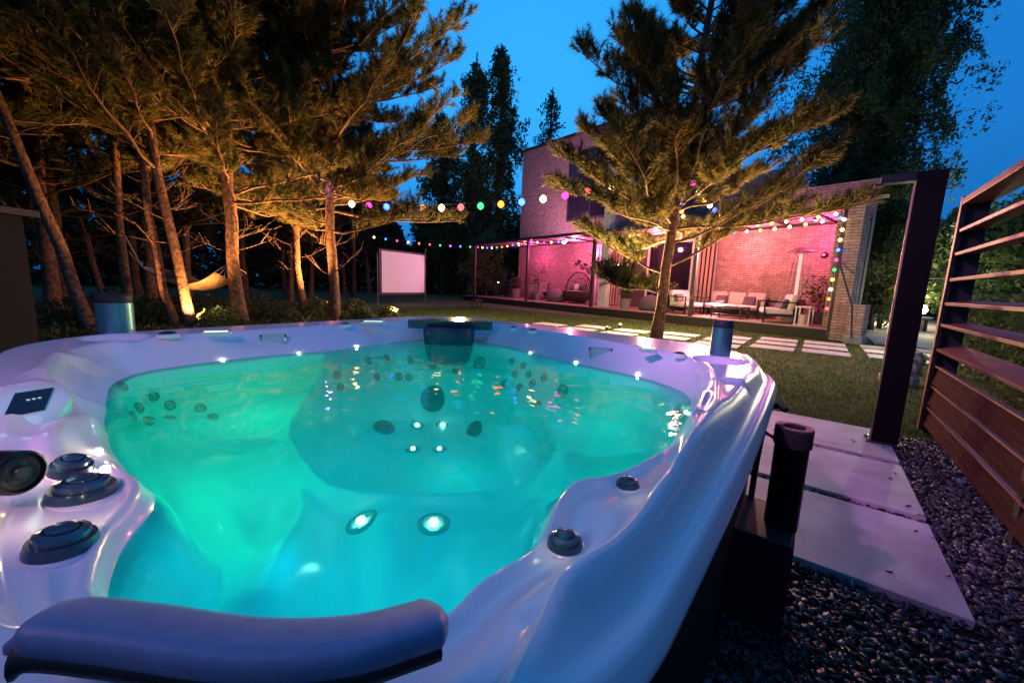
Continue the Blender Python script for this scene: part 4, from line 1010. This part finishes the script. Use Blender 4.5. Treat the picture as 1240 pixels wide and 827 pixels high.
# shrubs and undergrowth
SHR = leafmat('shrub leaves', (.05, .07, .02), (.12, .14, .05), .35)
def shrub(c, r, n, size, label, grp, seed, m=SHR, zs_=.7, name='shrub', cat='shrub'):
    t = thing(name, label, cat, (c[0], c[1], 0), 0, grp)
    V, F = leafball((0, 0, r*zs_*.7), r, n, size, zs_, seed); V[:, 2] = np.maximum(V[:, 2], -.02); np_mesh('foliage', V, F, m, t)
    MB().tube([(0, 0, -.05), (.02, 0, r*zs_)], .02, 5).build('stem', BARKD, t)
i = 0
for px, d_, r in ((265, 10.2, .42), (250, 12.5, .6), (180, 11.5, .5), (330, 11.5, .5), (345, 10.4, .35), (425, 13.5, .5), (440, 11.0, .38), (470, 12.0, .35), (385, 12.8, .5), (300, 13.5, .7), (215, 13, .6), (150, 12.5, .7), (90, 11, .6)):
    shrub(at(px, d_), r, 700, .05, ['brightly lit low shrub by the foot of the hammock pines', 'leafy shrub behind the hammock bed', 'dim shrub left of the leaning pair of pines', 'low shrub between the reddish pine and the thick dark trunk', 'small fern like shrub near the tub rim by the slim pine', 'shrub right of the thick dark trunk', 'low fern like shrub on the lawn edge below the screen', 'small spreading shrub right below the screen', 'shrub directly behind the thick dark trunk', 'large shrub behind the reddish pine', 'shrub behind the brightly lit trunk', 'dark shrub behind the rope pine', 'dark shrub by the leftmost leaning pine'][i], 'shrubs under the pines', 60+i, zs_=.62); i += 1
# ground ivy under the pines
def ivy(n):
    x = rng.uniform(-16, -7.5, n); y = rng.uniform(-1.5, 9, n); k = (np.sin(x*1.7)*np.sin(y*1.3+1) > -.25) & (y < 6.5-(x+7.5)*.25); return x[k], y[k]
x, y = ivy(14000); n = len(x); Pp = np.stack([x, y, rng.uniform(0, .16, n)], 1); a = rng.normal(size=(n, 3)); a /= np.linalg.norm(a, axis=1)[:, None]; b = np.cross(a, rng.normal(size=(n, 3))); b /= np.linalg.norm(b, axis=1)[:, None]; s = .05
V = np.stack([Pp-a*s, Pp+b*s*.5, Pp+a*s, Pp-b*s*.5], 1).reshape(-1, 3); o = np_mesh('undergrowth', V, np.arange(n*4).reshape(-1, 4), SHR); tag(o, 'low leafy ground cover beneath the pines', 'ground cover', kind='stuff')
# hedge beyond the fence
hd = thing('hedge', 'long dark clipped hedge behind the slatted fence', 'hedge', (2.3, 3.5, 0)); n = 26000
Pp = np.stack([rng.uniform(-.35, .7, n), rng.uniform(-4, 7, n), rng.random(n)**.8*(1.25)], 1); Pp[:, 0] += .15*np.sin(Pp[:, 1]*3); a = rng.normal(size=(n, 3)); a /= np.linalg.norm(a, axis=1)[:, None]; b = np.cross(a, rng.normal(size=(n, 3))); b /= np.linalg.norm(b, axis=1)[:, None]; s = .05
V = np.stack([Pp-a*s, Pp+b*s*.5, Pp+a*s, Pp-b*s*.5], 1).reshape(-1, 3); np_mesh('foliage', V, np.arange(n*4).reshape(-1, 4), BIRCH, hd)
# dark shed at the left
shd = thing('garden_shed', 'dark flat sided shed at the left edge', 'shed', at(-125, 7.8), radians(38))
MB().b2((-.6, -.7, -.02), (.6, .7, 1.75)).build('wall', woodmat('shed boards', (.002, .002, .003), (.005, .005, .006), .8), shd); MB().b2((-.7, -.8, 1.751), (.7, .8, 1.83)).build('roof', BLKM, shd)

# hammock
p1 = np.array(gp(153, 388)); p2 = np.array(gp(292, 393)); 
def lp(px, py, like):   # point over the line between the two pines
    d = ray(px, py); A = np.array(p1[:2]); Bv = np.array(p2[:2])-A; nn = np.array([-Bv[1], Bv[0]]); t_ = np.dot(A-0, nn)/np.dot(d[:2], nn); return CAM+d*t_
hm = thing('hammock', 'striped cloth hammock with white rope fans hung between two pines', 'hammock', (p1[0], p1[1], 0))
RP = mat('white rope', (.62, .55, .42), .8); CL = mat('hammock cloth', (.15, .09, .045), .9, noise=.45, nscale=14)
a0 = lp(152, 287, 0); k1 = lp(172, 323, 0); e1_ = lp(165, 340, 0)
b0 = lp(290, 312, 0)
Lp = [lp(x, y, 0) for x, y in ((160, 340), (166, 343), (173, 345), (180, 346), (187, 344), (192, 341))]
mb = MB().tube([a0, k1], .010, 5).tube([lp(156, 305, 0), k1], .008, 5)
nrm_h = np.array([-(p2-p1)[1], (p2-p1)[0], 0.]); nrm_h /= np.linalg.norm(nrm_h)
cl0 = lp(205, 338, 0); cl1 = lp(281, 338, 0)
LE = [cl0+nrm_h*w_ +np.array([0, 0, .14*(abs(w_)/.5)**1.5]) for w_ in np.linspace(-.5, .5, 9)]; RE = [cl1+nrm_h*w_+np.array([0, 0, .14*(abs(w_)/.5)**1.5]) for w_ in np.linspace(-.5, .5, 9)]
for q in LE: mb.tube([k1, q], .006, 4)
k2 = lp(278, 318, 0)
mb.tube([b0+np.array([0, 0, .1]), k2], .010, 5)
for q in RE: mb.tube([k2, q], .006, 4)
mb.build('ropes', RP, hm, world=True)
vs = []; NJ = 13
for j in range(NJ):
    u = j/(NJ-1)
    for i_ in range(9):
        q = LE[i_]*(1-u)+RE[i_]*u; q = q.copy(); q[2] -= .26*4*u*(1-u); vs.append(tuple(q))
fs = [(j*9+i_, j*9+i_+1, (j+1)*9+i_+1, (j+1)*9+i_) for j in range(NJ-1) for i_ in range(8)]
o = MB().add(vs, fs).build('cloth', CL, hm, smooth=True, world=True); md = o.modifiers.new('t', 'SOLIDIFY'); md.thickness = .012

# ================================================================== LIGHTS
def uplight(loc, aim, col, pw, spot, label, sz=.04):
    t = thing('garden_spotlight', label, 'spotlight', loc, 0, 'garden spotlights')
    d = (Vector(aim)-Vector(loc)).normalized()
    MB().lathe([(.0, -.06), (.04, -.055), (.05, .04), (.045, .05), (.04, .03), (0, .03)], Vector((0, 0, .12)), d, 16).build('housing', BLKM, t, smooth=40)
    MB().tube([(0, 0, -.03), (0, 0, .1)], .008, 6).build('stake', BLKM, t)
    MB().lathe([(.036, .032), (0, .034)], Vector((0, 0, .12)), d, 12).build('lens', emis('warm lens', (1, .7, .35), 12), t)
    light('spot_lamp', 'SPOT', Vector(loc)+Vector((0, 0, .14))+d*.07, col, pw, sz, aim, spot, .7)
WARM = (1, .46, .13); YEL = (1, .60, .22)
q = Vector(gp(793, 416))
uplight((q.x-1.6, q.y+2.0, 0), (q.x-.7, q.y-.2, 3.2), YEL, 3600, 110, 'small spotlight on the lawn between the lone pine and the slab path')
uplight((q.x-1.5, q.y+.9, 0), (q.x-.6, q.y, 4.0), YEL, 4200, 110, 'small spotlight on the lawn behind the lone pine')
uplight((q.x+.9, q.y+1.6, 0), (q.x+.8, q.y, 4.0), WARM, 2200, 100, 'small spotlight on the lawn on the terrace side of the lone pine')
q4 = Vector(base(405, 389))
uplight((q4.x+.3, q4.y+1.7, 0), (q4.x+.3, q4.y+.8, 4.2), WARM, 3600, 110, 'small spotlight behind the thick dark pine trunk')
q3 = Vector(base(370, 381))
uplight((q3.x+1.2, q3.y+.6, 0), (q3.x, q3.y-.6, 4.5), WARM, 3000, 100, 'small spotlight near the slim brightly lit pine')
q2 = Vector(base(240, 392))
uplight((q2.x*.90, q2.y*.90, 0), (q2.x-.6, q2.y-.5, 4.0), WARM, 750, 100, 'small spotlight at the foot of the hammock pines')
uplight((q2.x+1.0, q2.y+1.9, 0), (q2.x-.6, q2.y+.9, 7.5), WARM, 3200, 85, 'small spotlight near the reddish pine')
light('ground_glow', 'POINT', Vector(at(262, 10.3))+Vector((0, 0, .40)), (1, .8, .35), 4, .05)
light('lawn_fill', 'POINT', (q.x-1.0, q.y+2.2, 1.3), (1, .74, .32), 420, .1)  # added lamps without fixtures, brightening the lawn like spotlight spill
light('lawn_fill', 'POINT', (-8.5, 8.5, 1.6), (1, .66, .28), 380, .1)
light('lawn_fill', 'POINT', (-.9, 7.4, 1.8), (1, .62, .34), 95, .1)
# terrace floodlights: pink
PK = (1, .16, .34); PK2 = (1, .22, .42)
for i, (s, n, pw) in enumerate(((10.9, .9, 430), (14.5, 1.0, 190), (6.4, .9, 230), (3.0, .7, 300), (.9, .9, 140))):
    t = thing('ceiling_lamp', ['bright pink lamp under the pergola roof near the egg chair', 'pink lamp under the far left pergola roof', 'pink lamp under the pergola by the glazed doors', 'pink lamp under the pergola above the coffee table', 'pink lamp under the pergola nearest the corner post'][i], 'lamp', H(s, n, 3.26), HR, 'pergola lamps')
    MB().lathe([(.07, 0), (.07, -.05), (.05, -.07)], (0, 0, .04), (0, 0, 1), 16).build('housing', PM, t, smooth=40)
    MB().lathe([(.05, -.071), (.05 if i else .09, -.10 if i else -.14), (0, -.12 if i else -.20)], (0, 0, .04), (0, 0, 1), 12).build('bulb', emis('pink bulb', (1, .45, .65), 22 if i == 0 else 6) if i else emis('hot pink bulb', (1, .6, .7), 40), t, smooth=True)
    light('pink_lamp', 'POINT', H(s, n+.75, 2.85), [(1, .14, .36), (1, .12, .4), (1, .22, .26), (1, .20, .24), (1, .12, .36)][i], pw*.85, .08)
# added pink spots above the pergola roof, no fixture, brightening the house walls
light('facade_fill', 'SPOT', H(12.0, .1, 3.7), (1, .36, .55), 1100, .2, H(13, 3, 6.6), 140, .9)
light('facade_fill', 'SPOT', H(2.2, .3, 3.6), (1, .36, .5), 120, .1, H(2.0, 2.5, 4.3), 140, .9)
for (x_, y_, z_, c_) in ((qv_ for qv_ in ((q.x-.35, q.y-.3, 3.55, (.08, .12, 1)), (q.x+1.0, q.y+.3, 3.25, (.05, .1, 1)), (q4.x+.1, q4.y-.3, 3.3, (.4, .15, 1)), (q.x+.5, q.y-.25, 3.6, (1, .7, .3))))):
    light('bulb_glow', 'POINT', (x_, y_, z_), c_, 9, .04)
light('slab_wash', 'AREA', H(3.5, -.05, 3.1), (1, .42, .42), 380, .3, H(3.0, -3.5, 0), sy=6)
light('screen_wash', 'SPOT', tuple(Vector(H(13, 0, 3.0))), (1, .38, .62), 800, .1, (-15.7, 11.6, 1.3), 38, .5)
# pink lamp bar over the tub, behind the eye point
light('tub_pink_bar', 'AREA', (-1.3, -1.15, 1.9), (1, .50, .80), 5.5, .08, (-1.25, .4, .8), sy=1.0)
light('panel_pink_spot', 'SPOT', (-.5, -.75, 1.75), (1, .26, .55), 30, .03, (-1.45, .02, .85), 62, .7)
light('slab_pink_spot', 'SPOT', (-1.2, -.6, 3.0), (.80, .27, .85), 420, .08, (.75, 4.0, .5), 44, .8)
# white garden lamps by the drive
for i, ((px, d_, zz), pw) in enumerate((((1120, 11.5, .95), 60), ((1063, 24.5, .9), 260))):
    loc = Vector(at(px, d_)); loc.z = 0
    t = thing('bollard_light', ['glaring white bollard lamp behind the end of the fence', 'glaring white bollard lamp by the driveway shrubs'][i], 'lamp', tuple(loc), 0, 'bollard lamps')
    MB().lathe([(.035, -.03), (.035, zz-.1)], (0, 0, 0), (0, 0, 1), 12).build('post', BLKM, t, smooth=40)
    MB().lathe([(.0, zz-.10), (.07, zz-.09), (.10, zz-.02), (.07, zz+.06), (0, zz+.09)], (0, 0, 0), (0, 0, 1), 16).build('globe', emis('white globe', (1, .95, .8), 60), t, smooth=True)
    light('bollard_lamp', 'POINT', loc+Vector((0, -.12, zz)), (1, .85, .55), pw, .05)
# driveway things: bench, car, hedge line, rocks
bn = thing('drive_bench', 'small bench with a blue seat on the pale driveway', 'bench', (2.6, 20.5, 0), radians(5))
MB().b2((-.7, -.22, .40), (.7, .22, .47)).build('seat', mat('blue seat', (.03, .10, .30), .5), bn, bevel=.01)
for x in (-.6, .6): MB().b2((x-.05, -.2, -.02), (x+.05, .2, .399)).build('leg', BLKM, bn)
MB().b2((-.75, -.26, .471), (.75, .26, .50)).build('seat_edge', WF, bn)
car = thing('parked_car', 'dark car parked beyond the low hedge past the driveway', 'car', (3.9, 45, 0), radians(0))
mb = MB(); prof = [(-2.1, .3), (-2.1, .75), (-1.7, .9), (-1.0, .95), (-.4, 1.42), (.9, 1.45), (1.6, 1.0), (2.1, .9), (2.15, .35)]
for sgn in (-.85, .85):
    for x, z in prof: mb.v.append((x, sgn*(.85 if z > 1.2 else 1), z))
n = len(prof); mb.f += [(i_, i_+1, n+i_+1, n+i_) for i_ in range(n-1)]+[(n-1, 0, n, 2*n-1), tuple(range(n)), tuple(range(n, 2*n))[::-1]]
mb.build('body', mat('car paint', (.03, .035, .04), .25, coat=.6), car, bevel=.04, smooth=40)
MB().add([(-.9, -.86, .97), (-.38, -.76, 1.36), (.85, -.76, 1.38), (1.35, -.86, 1.0)], [(0, 1, 2, 3)]).build('window', mat('car glass', (.15, .2, .22), .1), car)
for x in (-1.35, 1.35):
    for y in (-.8, .8):
        w_ = MB().lathe([(.0, -.1), (.32, -.1), (.32, .1), (0, .1)], (x, y, .32), (0, 1, 0), 20).build('wheel', BLKM, car, smooth=40)
        MB().lathe([(.0, -.105), (.2, -.104), (.2, .104), (0, .105)], (x, y, .32), (0, 1, 0), 12).build('rim', CHROME, w_)
lh = thing('low_hedge', 'low clipped yellow green hedge lining the far side of the driveway', 'hedge', (4.5, 33, 0)); n = 9000
Pp = np.stack([rng.uniform(-4, 6, n), rng.uniform(-.4, .4, n), rng.random(n)*.75], 1); a = rng.normal(size=(n, 3)); a /= np.linalg.norm(a, axis=1)[:, None]; b = np.cross(a, rng.normal(size=(n, 3))); b /= np.linalg.norm(b, axis=1)[:, None]; s = .09
V = np.stack([Pp-a*s, Pp+b*s*.5, Pp+a*s, Pp-b*s*.5], 1).reshape(-1, 3); np_mesh('foliage', V, np.arange(n*4).reshape(-1, 4), SHR, lh)
light('drive_fill', 'POINT', (3.0, 24, 3.2), (1, .80, .50), 700, .1)  # added lamps without fixtures, brightening the drive and the tree beside it
light('drive_fill', 'POINT', (2.7, 18.2, 1.3), (1, .84, .5), 150, .1)
for i, (px, d_) in enumerate(((1112, 9.0), (1107, 7.6), (1118, 10.2))):
    c = at(px, d_); o = MB().lathe([(0, 0), (.2, .0), (.22, .1), (.12, .22), (0, .24)], (0, 0, 0), (0, 0, 1), 7, 1, .7).build('rock', mat('pale rock', (.35, .32, .27), .85, noise=.3), smooth=False); o.location = c
    tag(o, ['pale rock in the gap between shower and fence, middle one', 'pale rock nearest the shower base in the gap beside the fence', 'pale rock furthest back below the glaring bollard lamp'][i], 'rock', 'rocks by the fence')

# string lights
BC = {'w': ((1, .66, .26), 9), 'm': ((1, .04, .45), 6), 'b': ((.04, .10, 1), 12), 'y': ((1, .55, .06), 7), 'o': ((1, .22, .03), 6), 'g': ((.05, .8, .2), 4), 'r': ((1, .08, .08), 6), 'p': ((.40, .08, 1), 8)}
def strand(name_label, pts, sag, sp_m, seq, br=.045, scale=1.):
    pts = [Vector(p) for p in pts]; path = []
    for a_, b_ in zip(pts[:-1], pts[1:]):
        n_ = max(2, int((b_-a_).length/.12))
        for k in range(n_):
            t_ = k/n_; q_ = a_.lerp(b_, t_); q_.z -= sag*4*t_*(1-t_)*((b_-a_).length/6); path.append(q_)
    path.append(pts[-1])
    t = thing('string_lights', name_label, 'string lights', tuple(pts[0]), 0, 'strings of coloured lights')
    MB().tube(path, .010, 5).build('cable', BLKM, t, world=True)
    acc = 0; i_ = 0
    for a_, b_ in zip(path[:-1], path[1:]):
        acc += (b_-a_).length
        if acc >= sp_m:
            acc = 0; c_ = seq[i_ % len(seq)]; i_ += 1; col, st_ = BC[c_]
            MB().lathe([(0, -br*2.1), (br*.75, -br*1.6), (br, -br), (br*.75, -br*.4), (br*.3, 0), (0, .0)], a_, (0, 0, 1), 10).build('bulb', emis('bulb '+c_, col, st_*(1.3 if c_ in 'wy' else .75)), t, smooth=True, world=True)
SEQ = 'wmbyowrgobwmrwbwpgmobwy'
q4v = Vector(base(405, 389)); qv = Vector(gp(793, 416))
strand('string of coloured bulbs slung from the thick dark pine to the lone lawn pine', [(q4v.x+.1, q4v.y+.15, 3.05), (qv.x-.1, qv.y+.1, 3.55)], .28, .44, SEQ, .078)
strand('coloured bulbs running from the lone lawn pine to the pergola edge', [(qv.x+.12, qv.y+.2, 3.68), H(2.6, -.1, 3.25)], .25, .40, 'bmwywbwyobmwb', .062)
strand('coloured bulbs from the trees to the far left pergola post', [(-19.5, 12.3, 3.4), H(17.5, -.05, 3.25)], .12, .55, 'wbmyorgpbgw', .055)
strand('coloured bulbs along the left half of the pergola front beam', [H(17.4, -.06, 3.25), H(12.6, -.06, 3.28), H(8.3, -.06, 3.28)], .22, .40, 'mwbwgoybwopw', .045, .7)
strand('coloured bulbs along the middle of the pergola in front of the glazed doors', [H(8.1, -.06, 3.28), H(3.9, -.06, 3.28)], .25, .36, 'wobwywrw', .04, .8)
strand('coloured bulbs looping down from the lone lawn pine to the middle pergola post', [(qv.x+.1, qv.y+.2, 3.2), H(3.9, -.2, 3.2)], .3, .4, 'wbywowmbwy', .045)
strand('dense double row of warm and blue bulbs along the right end of the pergola', [H(3.7, -.06, 3.20), H(.1, -.06, 3.25), H(.1, -.1, 3.12), H(3.0, -.1, 2.98)], .16, .25, 'wywbwyw', .042, .9)
strand('coloured bulbs running down the corner post of the terrace', [H(.02, -.1, 3.2), H(.10, -.1, .6)], 0, .24, 'wwwbmgywor', .042)
strand('short string of blue and white bulbs inside the glazed doors', [H(9.9, 2.4, 2.3), H(8.0, 2.4, 2.2)], .1, .25, 'bwwyw', .03, .5)

# ------------------------------------------------------------------ render settings
sc.view_settings.view_transform = 'Standard'; sc.view_settings.look = 'None'; sc.view_settings.gamma = 1; sc.view_settings.exposure = 0
try:
    sc.cycles.use_denoising = True; sc.cycles.denoiser = 'OPENIMAGEDENOISE'
    sc.cycles.max_bounces = 6; sc.cycles.transparent_max_bounces = 8; sc.cycles.sample_clamp_indirect = 4; sc.cycles.use_light_tree = True
    sc.cycles.caustics_reflective = False; sc.cycles.caustics_refractive = False
except Exception: pass
